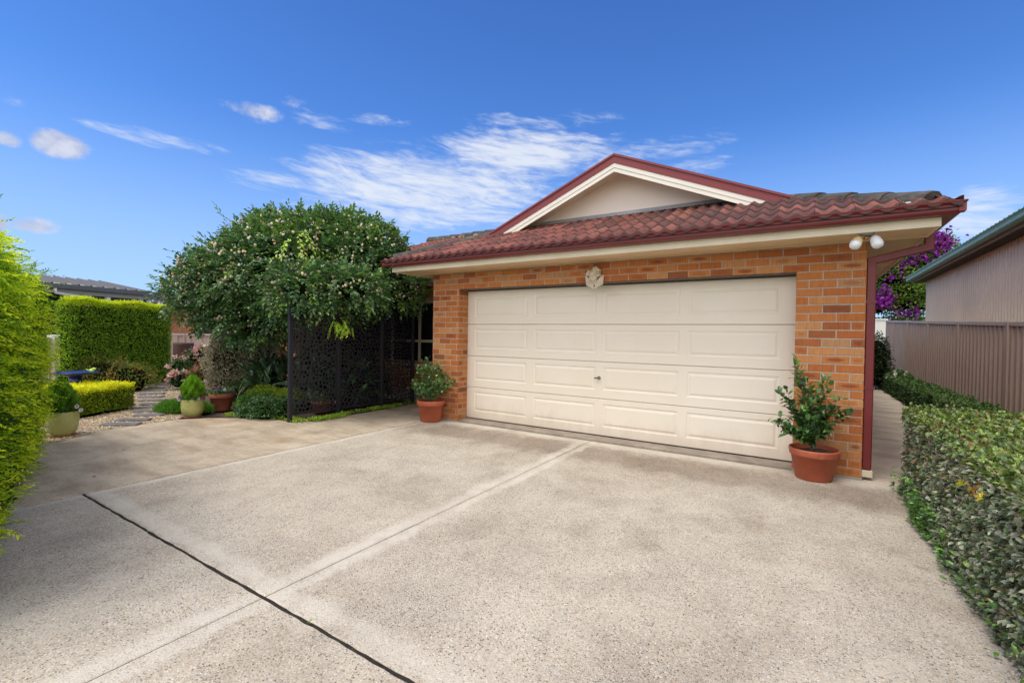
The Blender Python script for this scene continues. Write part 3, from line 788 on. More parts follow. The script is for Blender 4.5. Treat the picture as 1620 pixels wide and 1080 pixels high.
def caps(name, p0, p1, parent, sc=1.0, bed=True):
    p0 = np.array(p0, float); p1 = np.array(p1, float); L = np.linalg.norm(p1-p0); d = (p1-p0)/L
    s = np.cross(d, [0, 0, 1.0]); s /= np.linalg.norm(s); up = np.cross(s, d)
    sec = [(-.140, -.085), (-.132, -.03), (-.10, .018), (-.038, .056), (.038, .056), (.10, .018), (.132, -.03), (.140, -.085)]
    mb = MB(); n = max(1, round(L/.39)); st = L/n
    for k in range(n):
        a = p0+d*(k*st-.02); e = p0+d*((k+1)*st+.03); v = []
        j = [random.uniform(-.006, .006) for _ in range(2)]
        for q, (c, g_) in enumerate(((a, 1.10), (a+d*.015, 1.12), (a+d*.06, 1.06), (e, .93))):
            for x, y in sec: v.append(c+s*(x*g_*sc+j[0])+up*(y*g_*sc+j[1]+(.012 if q < 3 else 0)))
        m_ = len(sec); f = [tuple(range(m_))]
        for r in range(3):
            for i in range(m_-1): f.append((r*m_+i, r*m_+i+1, (r+1)*m_+i+1, (r+1)*m_+i))
        mb.add(v, f, 0)
        if bed:
            for _ in range(3):
                t = random.uniform(0, st); sd = random.choice((-1, 1))
                mb.ball(a+d*t+s*sd*.135*sc+up*(-.055), random.uniform(.018, .034), 1, nu=6, nv=4, sc=(1.3, 1.3, .7))
    return mb.build(name, [M['cap'], M['bedding']], parent)
def rp(x, y): return Z0+(y-EY)*TP
caps('hip_capping', (EX1-.17, EY+.17, Z0+.17*TP+.020), (4.46, .60, Z0+1.2*TP+.012), roof, .82)
caps('hip_capping', (EX0+.12, EY+.12, Z0+.12*TP+.03), (.16, .57, Z0+1.18*TP+.03), roof, .62)
caps('ridge_capping', (-4.6, 4.34, Z0+3.64*TP+.05), (-1.0, 4.34, Z0+3.64*TP+.05), roof)
caps('ridge_capping', (RXM, 1.6, RZ-.03), (RXM, 12.3, RZ-.03), roof, .7)
# gable
b = MB(); zc = rp(0, .85)-.06
zt = RZ-.05
b.prism([(RXM-(zt-zc)/TP, zc), (RXM+(zt-zc)/TP, zc), (RXM, zt)], .85, .90, 'y')
b.build('gable_wall', M['gablew'], house)
b = MB(); b.prism([(.86, rp(0, .86)+.0), (.80, rp(0, .80)+.035), (.835, rp(0, .80)+.06), (.848, rp(0, .80)+.10), (.86, rp(0, .80)+.10)], .6, 4.05, 'x')
b.build('apron_flashing', M['zinc'], house)
def barge(mb, ztop, th, y0, y1, zcut):
    for sg in (-1, 1):
        xa = RXM; P = [(xa, ztop), (xa, ztop-th), (xa+sg*(ztop-th-zcut)/TP, zcut), (xa+sg*(ztop-zcut)/TP, zcut)]
        if sg < 0: P = P[::-1]
        mb.prism(P, y0, y1, 'y')
b = MB(); barge(b, RZ-.012, .105, .50, .545, 2.985); barge(b, RZ+.012, .03, .485, .62, 2.99); b.build('barge_capping', M['maroon2'], house)
b = MB(); barge(b, RZ-.119, .060, .507, .54, 2.985); barge(b, RZ-.181, .055, .513, .54, 2.985); b.build('barge_board', M['barge'], house)
b = MB()
for sg in (-1, 1):
    P = [(RXM, RZ-.15), (RXM, RZ-.158), (RXM+sg*(RZ-.158-2.98)/TP, 2.98), (RXM+sg*(RZ-.15-2.98)/TP, 2.98)]
    b.prism(P[::sg], .542, .852, 'y')
b.build('gable_soffit', M['fascia'], house)

# ---- garage door
gd = MB(); gd.box(-.02, W+.02, .262, .29, .03, 2.10); door = gd.build('garage_door', M['dooredge'], house)
PX = [(.145, 1.115), (1.235, 2.205), (2.315, 3.305), (3.40, 4.385)]
for z0, z1 in ((.034, .532), (.535, 1.034), (1.037, 1.541), (1.544, 2.074)):
    b = MB(); yf = .24; e = .007
    pz0, pz1 = z0+.118, z0+.430
    def q(x0, x1, a0, a1, y=yf): b.add([(x0, y, a0), (x1, y, a0), (x1, y, a1), (x0, y, a1)], [(0, 1, 2, 3)])
    xs = [-.012]+[t for p in PX for t in p]+[W+.012]
    q(xs[0], xs[-1], z0+e, pz0); q(xs[0], xs[-1], pz1, z1-e)
    b.add([(xs[0], yf+.012, z0), (xs[-1], yf+.012, z0), (xs[-1], yf, z0+e), (xs[0], yf, z0+e)], [(0, 1, 2, 3)])
    b.add([(xs[0], yf, z1-e), (xs[-1], yf, z1-e), (xs[-1], yf+.012, z1), (xs[0], yf+.012, z1)], [(0, 1, 2, 3)])
    for i in range(0, len(xs), 2): q(xs[i], xs[i+1], pz0, pz1)
    for x0, x1 in PX:
        rings = []
        for ins, dy in ((0, 0), (.012, .0065), (.026, .0075), (.048, -.0005), (.055, -.001)):
            rings += [(x0+ins, yf+dy, pz0+ins), (x1-ins, yf+dy, pz0+ins), (x1-ins, yf+dy, pz1-ins), (x0+ins, yf+dy, pz1-ins)]
        f = []
        for r in range(4):
            for i in range(4):
                j = (i+1) % 4; f.append((r*4+i, r*4+j, r*4+4+j, r*4+4+i))
        f.append((16, 17, 18, 19)); b.add(rings, f)
    b.build('door_section', M['door'], door)
b = MB(); b.lathe([(0, 0), (.026, 0), (.026, .006), (.012, .010), (.012, .03), (0, .03)], 0, 0, 0, 20)
Mh = Matrix.Translation((2.262, .237, .815)) @ Matrix.Rotation(rad(90), 4, 'X')
b.v = [tuple(Mh @ Vector(p)) for p in b.v]
b.cbox(2.205, 2.275, .19, .21, .806, .824, .004)
b.build('door_handle', M['steel'], door)
b = MB(); b.box(-.005, W+.005, .236, .275, .0265, .0335); b.build('door_seal', M['black'], door)

# ---- window behind the screen
wf = MB(); y0, y1 = 1.385, 1.43
for x0, x1, za, zb in ((WX0, WX1, WZ0, WZ0+.05), (WX0, WX1, WZ1-.05, WZ1), (WX0, WX0+.05, WZ0+.051, WZ1-.051), (WX1-.05, WX1, WZ0+.051, WZ1-.051)):
    wf.cbox(x0, x1, y0, y1, za, zb, .004)
for x in (-2.98, -2.17): wf.cbox(x-.028, x+.028, y0-.004, y1-.004, WZ0+.052, WZ1-.052, .004)
for xa, xb in ((WX0+.052, -3.01), (-2.95, -2.2), (-2.14, WX1-.052)): wf.cbox(xa, xb, y0+.003, y1-.006, 1.20, 1.255, .004)
win = wf.build('window', M['alu'], house)
b = MB(); b.box(WX0-.02, WX1+.02, 1.31, 1.384, WZ0-.055, WZ0-.006); b.build('window_sill', M['alu'], win)
b = MB(); b.add([(WX0, 1.412, WZ0), (WX1, 1.412, WZ0), (WX1, 1.412, WZ1), (WX0, 1.412, WZ1)], [(0, 1, 2, 3)]); b.build('glass_pane', M['glass'], win)
b = MB()
for k in range(34):
    z = WZ0+.06+k*.037; b.box(WX0+.05, WX1-.05, 1.445, 1.475, z, z+.004)
b.build('window_blind', M['blind'], win)
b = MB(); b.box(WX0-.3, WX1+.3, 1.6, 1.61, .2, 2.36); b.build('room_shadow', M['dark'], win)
# ---- downpipe
dp = MB(); XD0, XD1 = 5.119, 5.195
dp.cbox(XD0, XD1, .025, .085, .105, 2.165, .008)
for za in (.9, 1.75): dp.box(XD0-.001, XD1+.006, .02, .09, za, za+.025)
L_ = math.hypot(5.58-5.155, .10); a_ = math.atan2(.10, 5.58-5.155)
dp.cbox(-.035, L_+.035, .0255, .0845, -.037, .037, .008, M=Matrix.Translation((5.155, 0, 2.165)) @ Matrix.Rotation(-a_, 4, 'Y'))
dp.cbox(5.545, 5.615, .026, .084, 2.262, 2.44, .008)
dp.build('downpipe', M['maroon'], house)
b = MB(); b.cbox(5.108, 5.205, .018, .095, .03, .098, .004); b.build('downpipe_outlet', M['cream'], house)

# ================================================================== THINGS ON THE HOUSE
# cherub plaque: face, curls and wings as one cast, on the lintel
pl = empty('wall_plaque', (2.285, -.01, 2.03), 'weathered cream cherub face with folded wings hung above the garage door', 'wall ornament')
def cast(name, balls, parent, vox=.005):
    mb = MB()
    for c, r, s_ in balls: mb.ball(c, r, sc=s_, nu=14, nv=9)
    o = mb.build(name, M['plaster'], parent)
    md = o.modifiers.new('remesh', 'REMESH'); md.mode = 'VOXEL'; md.voxel_size = vox; md.use_smooth_shade = True
    return o
cx, cz = 2.285, 2.165
face = [((cx-.005, -.06, cz), .066, (.92, .78, 1.08)), ((cx-.005, -.075, cz-.045), .042, (1, .8, .8)), ((cx-.007, -.115, cz-.012), .011, (.9, 1.0, 1.5)),
        ((cx-.034, -.088, cz-.026), .024, (1, .8, 1)), ((cx+.026, -.088, cz-.026), .024, (1, .8, 1)), ((cx-.007, -.106, cz-.043), .010, (1.7, .8, .5)), ((cx-.007, -.105, cz-.052), .010, (1.4, .8, .5)),
        ((cx-.006, -.100, cz-.072), .014, (1.2, .8, .8)), ((cx-.005, -.092, cz+.032), .04, (1.1, .6, .6)), ((cx-.028, -.107, cz+.012), .012, (1.5, .6, .4)), ((cx+.018, -.107, cz+.012), .012, (1.5, .6, .4))]
fo = cast('face', face, pl, .004)
em = simple('eye_hollow', (.22, .17, .12), .9, .1)
for x in (cx-.029, cx+.019):
    b = MB(); b.ball((x, -.1035, cz+.0), .0075, nu=8, nv=6, sc=(1.5, .6, .7)); b.build('eye', em, fo)
rr = random.Random(4); curls = [((cx, -.05, cz+.035), .068, (1.05, .65, .9))]
for k in range(34):
    a = rr.uniform(-.35, PI+.35); q = rr.uniform(.062, .088)
    curls.append(((cx-.003+q*math.cos(a), -rr.uniform(.03, .088), cz+.022+q*1.0*math.sin(a)), rr.uniform(.015, .024), (1, 1, 1)))
for k in range(10): curls.append(((cx+rr.uniform(-.05, .05), -rr.uniform(.085, .10), cz+.058+rr.uniform(-.012, .02)), rr.uniform(.011, .018), (1, 1, 1)))
cast('hair', curls, pl, .004)
wings = [((cx, -.035, cz-.07), .05, (1.1, .6, .9))]
for sg in (-1, 1):
    for k in range(6):
        t = k/5; x0 = cx+sg*(.115-.012*t); z0_ = cz-.005-.02*k
        for j in range(7):
            w = j/6
            wings.append(((x0-sg*(.10-.0*t)*w*(.85+.1*k/5), -.045-.012*math.sin(w*3)+.002*k, z0_-.085*w**1.1*(1-.35*t)), .017-.005*w, (1, .7, 1)))
cast('wings', wings, pl, .005)

# twin security light under the soffit corner
sl = empty('security_light', (5.07, -.41, SOF), 'twin security light with frosted glass bells fixed under the eave corner', 'outdoor light')
b = MB(); b.lathe([(0, 0), (.058, 0), (.060, -.010), (.054, -.024), (.02, -.030), (0, -.030)], 5.07, -.41, SOF-.0005, 28); b.build('base_plate', M['grey'], sl)
b = MB()
b.tube([(5.065, -.41, SOF-.028), (5.065, -.41, SOF-.05), (5.03, -.43, SOF-.058), (5.012, -.44, SOF-.06)], .009, 8)
b.tube([(5.085, -.41, SOF-.028), (5.105, -.425, SOF-.046), (5.122, -.44, SOF-.055)], .009, 8); b.ball((5.068, -.41, SOF-.05), .017)
b.build('lamp_arm', M['brass'], sl)
def bell(parent, pos_, axis, mat1, mat2, label=None, s=1.0):
    q = Vector((0, 0, -1)).rotation_difference(Vector(axis)).to_matrix().to_4x4()
    T = Matrix.Translation(pos_) @ q
    mb = MB(); mb.lathe([(0, .012), (.014, .010), (.026, 0), (.038, -.018), (.044, -.042), (.043, -.050)], 0, 0, 0, 26)
    mb.v = [tuple(T @ (Vector(p)*s)) for p in mb.v]; o = mb.build('lamp_shade', mat1, parent)
    if label: o['label'] = label
    mb = MB(); mb.lathe([(.0435, -.0505), (.047, -.060), (.045, -.082), (.036, -.102), (.020, -.112), (0, -.115)], 0, 0, 0, 26)
    mb.v = [tuple(T @ (Vector(p)*s)) for p in mb.v]; mb.build('lens', mat2, o)
bell(sl, (5.012, -.44, SOF-.050), (-.38, -.30, -.86), M['lampcream'], M['lampglass'], 'yellowed lamp shade', 1.0)
bell(sl, (5.122, -.44, SOF-.050), (.32, -.20, -.92), M['lampglass'], M['lampglass'], 'white frosted lamp shade', 1.0)

# ================================================================== LASER-CUT PRIVACY SCREEN
scr = empty('privacy_screen', (-1.9, -.35, 0), 'tall black laser-cut metal privacy screen with pebble pattern beside the tree', 'privacy screen')
POST = [(-1.99, -1.58), (-1.93, -.76), (-1.90, .14), (-1.87, .90)]
ZS0, ZS1 = .10, 1.735
b_ = None
for x, y in POST:
    b = MB(); b.cbox(x-.027, x+.027, y-.027, y+.027, -.05, ZS1+.03, .004); b.build('post', M['black'], scr)
def clip(poly, a, n):
    out = []; m_ = len(poly)
    for i in range(m_):
        p, q = poly[i], poly[(i+1) % m_]
        dp_ = (p[0]-a[0])*n[0]+(p[1]-a[1])*n[1]; dq = (q[0]-a[0])*n[0]+(q[1]-a[1])*n[1]
        if dp_ <= 0: out.append(p)
        if (dp_ < 0) != (dq < 0) and dp_ != dq:
            t = dp_/(dp_-dq); out.append((p[0]+(q[0]-p[0])*t, p[1]+(q[1]-p[1])*t))
    return out
def panel(p0, p1, seed):
    rnd = random.Random(seed)
    p0 = np.array(p0); p1 = np.array(p1); u = p1-p0; Lw = np.linalg.norm(u)-.054; u = u/np.linalg.norm(u); st = p0+u*.027; nn = np.array([u[1], -u[0]])
    H = ZS1-ZS0; sp = .066; S = []
    for j in range(int(H/sp)+3):
        for i in range(int(Lw/sp)+3):
            S.append(((i-1+.5*(j % 2))*sp+rnd.uniform(-.42, .42)*sp, (j-1)*sp+rnd.uniform(-.42, .42)*sp))
    mb = MB()
    def W3(p, d): q = st+u*p[0]+nn*d; return (q[0], q[1], ZS0+p[1])
    th = .0035; fr = .014
    for s in S:
        if not (-.02 < s[0] < Lw+.02 and -.02 < s[1] < H+.02): continue
        poly = [(fr, fr), (Lw-fr, fr), (Lw-fr, H-fr), (fr, H-fr)]
        for t in S:
            if t is s or abs(t[0]-s[0]) > .21 or abs(t[1]-s[1]) > .21: continue
            poly = clip(poly, ((s[0]+t[0])/2, (s[1]+t[1])/2), (t[0]-s[0], t[1]-s[1]))
            if len(poly) < 3: break
        if len(poly) < 3: continue
        # drop tiny edges
        pp = []
        for p in poly:
            if not pp or math.hypot(p[0]-pp[-1][0], p[1]-pp[-1][1]) > .006: pp.append(p)
        if len(pp) < 3: continue
        poly = pp; n = len(poly)
        cx_, cy_ = sum(p[0] for p in poly)/n, sum(p[1] for p in poly)/n
        A = abs(sum(poly[i][0]*poly[(i+1) % n][1]-poly[(i+1) % n][0]*poly[i][1] for i in range(n)))/2
        r = math.sqrt(A/PI)
        if r < .014 or rnd.random() < .03:
            mb.add([W3(p, th/2) for p in poly]+[W3(p, -th/2) for p in poly], [tuple(range(n)), tuple(reversed(range(n, 2*n)))]); continue
        k = max(.25, 1-rnd.uniform(.0092, .0128)/r)
        outer = []; 
        for i in range(n):
            p, q = poly[i], poly[(i+1) % n]
            outer += [(p[0]+(q[0]-p[0])*.16, p[1]+(q[1]-p[1])*.16), (p[0]+(q[0]-p[0])*.84, p[1]+(q[1]-p[1])*.84)]
        inner = [(cx_+(p[0]-cx_)*k, cy_+(p[1]-cy_)*k) for p in outer]
        m_ = 2*n
        v = [W3(p, th/2) for p in outer]+[W3(p, th/2) for p in inner]+[W3(p, th/2) for p in poly]
        v += [W3(p, -th/2) for p in outer]+[W3(p, -th/2) for p in inner]+[W3(p, -th/2) for p in poly]
        o_ = 2*m_+n; f = []
        for i in range(m_):
            j = (i+1) % m_
            f += [(i, j, m_+j, m_+i), (o_+i, o_+m_+i, o_+m_+j, o_+j), (m_+i, m_+j, o_+m_+j, o_+m_+i)]
        for i in range(n):
            a, c = (2*i-1) % m_, 2*i
            f += [(a, 2*m_+i, c), (o_+a, o_+c, o_+2*m_+i)]
        mb.add(v, f)
    for a0, a1, c0, c1 in ((0, Lw, 0, fr+.001), (0, Lw, H-fr-.001, H), (0, fr+.001, fr+.001, H-fr-.001), (Lw-fr-.001, Lw, fr+.001, H-fr-.001)):
        v = [W3((x, z), d) for d in (.012, -.012) for x, z in ((a0, c0), (a1, c0), (a1, c1), (a0, c1))]
        mb.add(v, [(0, 1, 2, 3), (7, 6, 5, 4), (0, 4, 5, 1), (1, 5, 6, 2), (2, 6, 7, 3), (3, 7, 4, 0)])
    return mb.build('panel', M['black'], scr)
for i in range(3): panel(POST[i], POST[i+1], 30+i)

# ================================================================== POTS
def terra_pot(name, x, y, R, H, label, mat_=None, group=None, cat='potted plant', rimh=.22):
    t = empty(name, (x, y, 0), label, cat, group)
    rb = R*.72
    prof = [(0, .004), (rb*.96, .004), (rb, .012), (R*.90, H*(1-rimh)), (R*.955, H*(1-rimh)-.001), (R*.965, H*(1-rimh)+.008), (R*.995, H-.012), (R*.985, H-.003), (R*.95, H), (R*.90, H-.006), (R*.86, H*.80), (R*.80, H*.70)]
    b = MB(); b.lathe(prof, x, y, 0, 56, wob=.004); b.build('pot', mat_ or M['terra'], t)
    b = MB(); b.disc(x, y, H*.86, R*.875, 36, jit=.008); b.build('potting_soil', M['potting'], t)
    return t
def shrub(t, base, tips, LL, WW, cols, per=34, up=.5, stemr=.011, shape='oval', mat_='gloss', cluster=.09, trunk_h=.12, weights=None):
    base = np.array(base, float); mb = MB(); P = []; D = []
    fork = base+np.array([0, 0, trunk_h])
    mb.tube([base-np.array([0, 0, .03]), base+np.array([.006, .004, trunk_h*.5]), fork], [stemr*1.3, stemr*1.15, stemr], 7)
    for tp in tips:
        tp = np.array(tp, float); mid = fork*.5+tp*.5+np.array([0, 0, -.12*np.linalg.norm((tp-fork)[:2])]) + RNG.normal(0, .015, 3)
        path = [(1-s)**2*fork+2*s*(1-s)*mid+s*s*tp for s in np.linspace(0, 1, 7)]
        mb.tube(path, list(np.linspace(stemr*.75, stemr*.22, 7)), 5)
        for s in range(per):
            k = RNG.random()**.55; q = min(5, int(k*6)); p = path[q]*(1-(k*6-q))+path[q+1]*(k*6-q)
            d = norm((path[q+1]-path[q])[None])[0]
            off = runit(1)[0]*cluster*RNG.random()*(.3+k)
            P.append(p+off); D.append(norm((d*.45+runit(1)[0]*.75+np.array([0, 0, up-.35]))[None])[0])
    P = np.array(P); D = np.array(D); n = len(P)
    N = norm(np.array([[0, 0, 1.0]])+.55*runit(n)+.35*norm(P-np.array(base)-np.array([[0, 0, .2]])))
    part = leaves(P, D, N, LL*(.65+.6*RNG.random(n)), WW*(.75+.5*RNG.random(n)), pal(n, cols, weights, .22), shape, .16, .15)
    mb.build('stem', M['twig'], t)
    tri_object('foliage', *part, M[mat_], t)

GL = [(.022, .058, .016), (.036, .090, .022), (.055, .13, .028), (.08, .17, .032)]
tr_ = terra_pot('potted_shrub', 4.715, -.205, .222, .305, 'larger terracotta pot with sparse glossy camellia by right brick pillar', group='terracotta pots by the garage door')
bx, by, bz = 4.69, -.21, .25
tips = [(4.55, -.24, 1.13), (4.57, -.25, 1.05), (4.80, -.26, .98), (4.77, -.22, .93), (4.66, -.30, .94), (4.42, -.30, .86), (4.50, -.32, .78), (4.90, -.30, .83), (4.95, -.25, .70), (4.88, -.32, .74), (4.39, -.28, .56), (4.45, -.36, .53), (4.52, -.38, .48),
        (4.70, -.30, .80), (4.62, -.34, .70), (4.76, -.33, .68), (4.60, -.12, .76), (4.80, -.12, .7), (4.66, -.38, .58), (4.55, -.30, .62), (4.82, -.36, .56), (4.74, -.36, .47), (4.62, -.30, .46), (4.72, -.2, .6)]
shrub(tr_, (bx, by, bz), tips, .080, .042, GL, per=34, cluster=.065, stemr=.010, weights=(3, 4, 3, 1.2))
tl_ = terra_pot('potted_shrub', -.36, -.225, .222, .335, 'smaller-looking terracotta pot with dense shrub by left brick pillar', group='terracotta pots by the garage door')
tl_['label'] = 'terracotta pot with dense rounded shrub between black screen and left pillar'
tips = [(-.36+.34*math.cos(a)*q, -.225+.30*math.sin(a)*q, z) for a, q, z in [(.3, .8, .62), (1.2, .7, .7), (2.2, .9, .6), (3.1, 1.0, .66), (4.0, .9, .62), (5.0, .8, .58), (5.8, .9, .7), (.7, .5, .85), (2.6, .6, .88), (4.4, .5, .84), (5.5, .55, .86), (3.5, .2, .98), (.1, .35, .93), (1.7, .6, .5), (3.6, .85, .5), (4.9, .8, .48), (5.9, 1.2, .66), (.0, 1.25, .64), (2.9, .95, .8)]]
shrub(tl_, (-.34, -.225, .27), tips, .068, .038, GL+[(.05, .085, .03), (.08, .13, .04)], per=46, cluster=.10, stemr=.010)
mb = MB(); mb.tube([(-.30, -.25, .28), (-.285, -.245, .95)], .006, 6, 0); mb.tube([(-.40, -.2, .28), (-.41, -.2, .8)], .006, 6, 0); mb.build('stake', M['twig'], tl_)

def conifer(t, x, y, z0, H, R, cols):
    P = []; D = []
    n = 6800
    u = RNG.random(n)**.75; a = RNG.random(n)*2*PI
    prof = R*np.sin(np.clip((u*.93+.10), 0, 1)*PI)**.75*(1-.42*u)*1.28
    rr = prof*(1-np.abs(RNG.normal(0, .17, n)))*(1+.14*np.sin(a*5+u*9)+.10*np.sin(a*9-u*14))
    P = np.c_[x+rr*np.cos(a), y+rr*np.sin(a), z0+H*u*.96]
    D = norm(np.c_[np.cos(a)*.55, np.sin(a)*.55, np.full(n, 1.0)]+.35*runit(n))
    N = norm(np.c_[np.cos(a), np.sin(a), np.full(n, .3)]+.5*runit(n))
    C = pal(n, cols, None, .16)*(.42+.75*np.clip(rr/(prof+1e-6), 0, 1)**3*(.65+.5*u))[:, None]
    part = leaves(P, D, N, .042*(.7+.6*RNG.random(n)), .007, C, 'diamond', .2, .1)
    core = blob_core((x, y, z0+H*.44), (R*1.0, R*1.0, H*.56), (.012, .03, .006), k=.72)
    tri_object('conifer_foliage', *merge([part, core]), M['leaf'], t)
    b = MB(); b.tube([(x, y, z0-.05), (x, y, z0+H*.25)], [.014, .01], 7); b.build('stem', M['bark'], t)
def pansy(t, p, nrm, s, c1, c2):
    """one flower: five overlapping petals with a dark blotch and a pale rim"""
    nrm = norm(np.array(nrm, float)[None])[0]; a = norm(np.cross(nrm, [0, 0, 1.0])[None])[0]; e = np.cross(a, nrm); V = []; T = []; C = []
    for k, (an, L, Wd) in enumerate(((90, .9, .9), (140, .8, .8), (40, .8, .8), (200, .85, .8), (-20, .85, .8), (270, 1.0, 1.15))):
        an = rad(an); d = a*math.cos(an)+(-e)*-math.sin(an); s2 = np.cross(nrm, d); b0 = len(V)
        ring = [np.array(p)+nrm*.0012*k]
        for q in range(7):
            w = (q-3)/3; ring.append(np.array(p)+nrm*(.0012*k+.003*(1-w*w))+s*(d*L*(1-.35*w*w)+s2*w*Wd*.62))
        V += ring; C += [c2]+[c1 if 0 < q < 6 else tuple(x*.8 for x in c1) for q in range(7)]
        T += [(b0, b0+1+q, b0+2+q) for q in range(6)]
    b0 = len(V); V.append(np.array(p)+nrm*.010); C.append((.5, .35, .03))
    for q in range(5): V.append(np.array(p)+nrm*.008+s*.16*(a*math.cos(q*1.2566)+e*math.sin(q*1.2566))); C.append((.5, .35, .03))
    T += [(b0, b0+1+q, b0+1+(q+1) % 5) for q in range(5)]
    return tri_object('pansy_flower', np.array(V), np.array(T), np.array(C), M['petal'], t)
def pansies(t, x, y, z, R, spots, seed, nleaf=420):
    n = nleaf; a = RNG.random(n)*2*PI; r = R*(.45+.6*RNG.random(n)**.5)
    P = np.c_[x+r*np.cos(a), y+r*np.sin(a), z+RNG.random(n)*.055-.005]
    part = leaves(P, norm(np.c_[np.cos(a), np.sin(a), RNG.normal(.3, .5, n)]), norm(np.array([[0, 0, 1.0]])+.5*runit(n)), .035, .018, pal(n, [(.03, .085, .02), (.05, .13, .03), (.08, .17, .04)]), 'oval')
    tri_object('pansy_leaves', *part, M['leaf'], t)
    tocam = norm((CAM-np.array([x, y, z]))[None])[0]
    for k, (dx, dy, dz, pal_) in enumerate(spots):
        c = {'p': ((.13, .03, .30), (.02, .005, .06)), 'w': ((.70, .66, .74), (.07, .01, .09)), 'm': ((.25, .02, .10), (.03, .003, .02)), 'v': ((.07, .02, .22), (.30, .18, .5))}[pal_]
        pansy(t, (x+dx, y+dy, z+dz), tocam+np.array([random.uniform(-.4, .4), random.uniform(-.4, .4), random.uniform(.0, .5)]), .027, *c)
def glazed_pot(x, y, R, H, label, grp):
    t = empty('glazed_pot', (x, y, 0), label, 'potted plant', grp)
    prof = [(0, .006), (R*.62, .006), (R*.66, .0), (R*.70, .02), (R*.86, H*.16), (R*.96, H*.34), (R*1.0, H*.6), (R*1.0, H*.93), (R*.99, H*.985), (R*.95, H), (R*.90, H*.985), (R*.89, H*.8), (R*.88, H*.7)]
    b = MB(); b.lathe(prof, x, y, .012, 60, wob=.003); b.build('pot', M['potgreen'], t)
    b = MB(); b.lathe([(0, 0), (R*.80, 0), (R*.84, .006), (R*.83, .014), (R*.6, .0135)], x, y, .001, 40); b.build('saucer', M['terra2'], t)
    b = MB(); b.disc(x, y, H*.92, R*.89, 36, jit=.008); b.build('potting_soil', M['potting'], t)
    return t
CG = [(.12, .26, .02), (.18, .34, .026), (.08, .19, .02)]
g1 = glazed_pot(-3.60, -2.22, .158, .275, 'pale green glazed pot with clipped conifer standing at the paving edge', 'green glazed pots')
conifer(g1, -3.60, -2.22, .25, .42, .135, CG)
pansies(g1, -3.60, -2.22, .275, .14, [(-.19, -.05, .05, 'p'), (-.155, -.10, .025, 'v'), (-.205, -.03, .0, 'p'), (-.02, -.17, .06, 'v'), (-.03, -.18, .02, 'w'), (.15, .02, .03, 'w'), (.19, .06, .045, 'm'), (.12, -.05, .02, 'w'), (-.12, -.13, .0, 'v')], 1)
g2 = glazed_pot(-3.41, -3.79, .160, .305, 'pale green glazed pot half hidden behind the tall bright hedge', 'green glazed pots')
conifer(g2, -3.43, -3.81, .28, .46, .14, [(.08, .18, .016), (.12, .25, .02), (.05, .12, .015)])
pansies(g2, -3.41, -3.79, .31, .145, [(-.08, -.06, .06, 'v'), (.02, -.16, .03, 'w'), (.05, -.12, .045, 'm'), (.19, .09, .075, 'w'), (.23, .12, .03, 'w'), (.10, .0, .05, 'v'), (-.03, -.12, .03, 'p')], 2)
t3 = terra_pot('pansy_pot', -3.91, -1.64, .195, .30, 'aged terracotta pot of purple pansies behind the green pot', M['terra2'], cat='flower pot', rimh=.25)
pansies(t3, -3.91, -1.64, .295, .17, [(-.02, -.12, .085, 'p'), (.03, -.10, .06, 'v'), (-.14, -.08, .055, 'm'), (-.10, -.04, .075, 'm'), (.10, .0, .07, 'w'), (.13, .02, .05, 'v'), (.0, -.02, .08, 'p'), (.19, .08, .03, 'p')], 3, 700)
t4 = empty('bowl_pot', (-2.98, -1.08, 0), 'brown ceramic bowl of pale grass-like plant beside the screen post', 'potted plant')
b = MB(); b.lathe([(0, 0), (.07, 0), (.11, .04), (.165, .13), (.172, .165), (.185, .175), (.185, .19), (.165, .19), (.155, .17)], -2.98, -1.08, .0, 40)
b.build('pot', simple('amber_glaze', (.26, .12, .035), .35, .35, 9, dirt=(.14, .06, .02)), t4)
def tuft(t, name, x, y, z, R, n, L, Wd, cols, mat_='leaf', arch=1.0, segs=5, rise=1.0):
    parts = []
    a = RNG.random(n)*2*PI; el = RNG.uniform(.55, 1.35, n)*rise
    L = L*(.6+.6*RNG.random(n)); P = np.c_[x+R*.3*np.cos(a)*RNG.random(n), y+R*.3*np.sin(a)*RNG.random(n), np.full(n, z)]
    C = pal(n, cols, None, .2); S = np.c_[-np.sin(a), np.cos(a), 0*a]; V = []
    for k in range(segs+1):
        w = Wd*(1-(k/segs)**2*.85)
        V += [P-S*w/2, P+S*w/2]
        e2 = el-arch*1.9*(k/segs)**1.3
        P = P+np.c_[np.cos(a)*np.cos(e2), np.sin(a)*np.cos(e2), np.sin(e2)]*(L/segs)[:, None]
    m_ = 2*(segs+1); V = np.stack(V, 1).reshape(-1, 3)
    tr = []
    for k in range(segs): tr += [(2*k, 2*k+1, 2*k+3), (2*k, 2*k+3, 2*k+2)]
    T = (np.arange(n)[:, None, None]*m_+np.array(tr)[None]).reshape(-1, 3)
    return tri_object(name, V, T, np.repeat(C, m_, 0), M[mat_], t)
tuft(t4, 'grass_leaves', -2.98, -1.08, .17, .3, 420, .26, .006, [(.20, .27, .04), (.28, .34, .06), (.12, .2, .03)], arch=.9)
t5 = terra_pot('terracotta_bowl', -2.42, -.72, .20, .20, 'low terracotta bowl half seen through the black privacy screen', M['terra2'], cat='flower pot')
tuft(t5, 'grass_leaves', -2.42, -.72, .17, .3, 120, .22, .008, [(.06, .12, .03), (.10, .17, .05)], arch=.8)

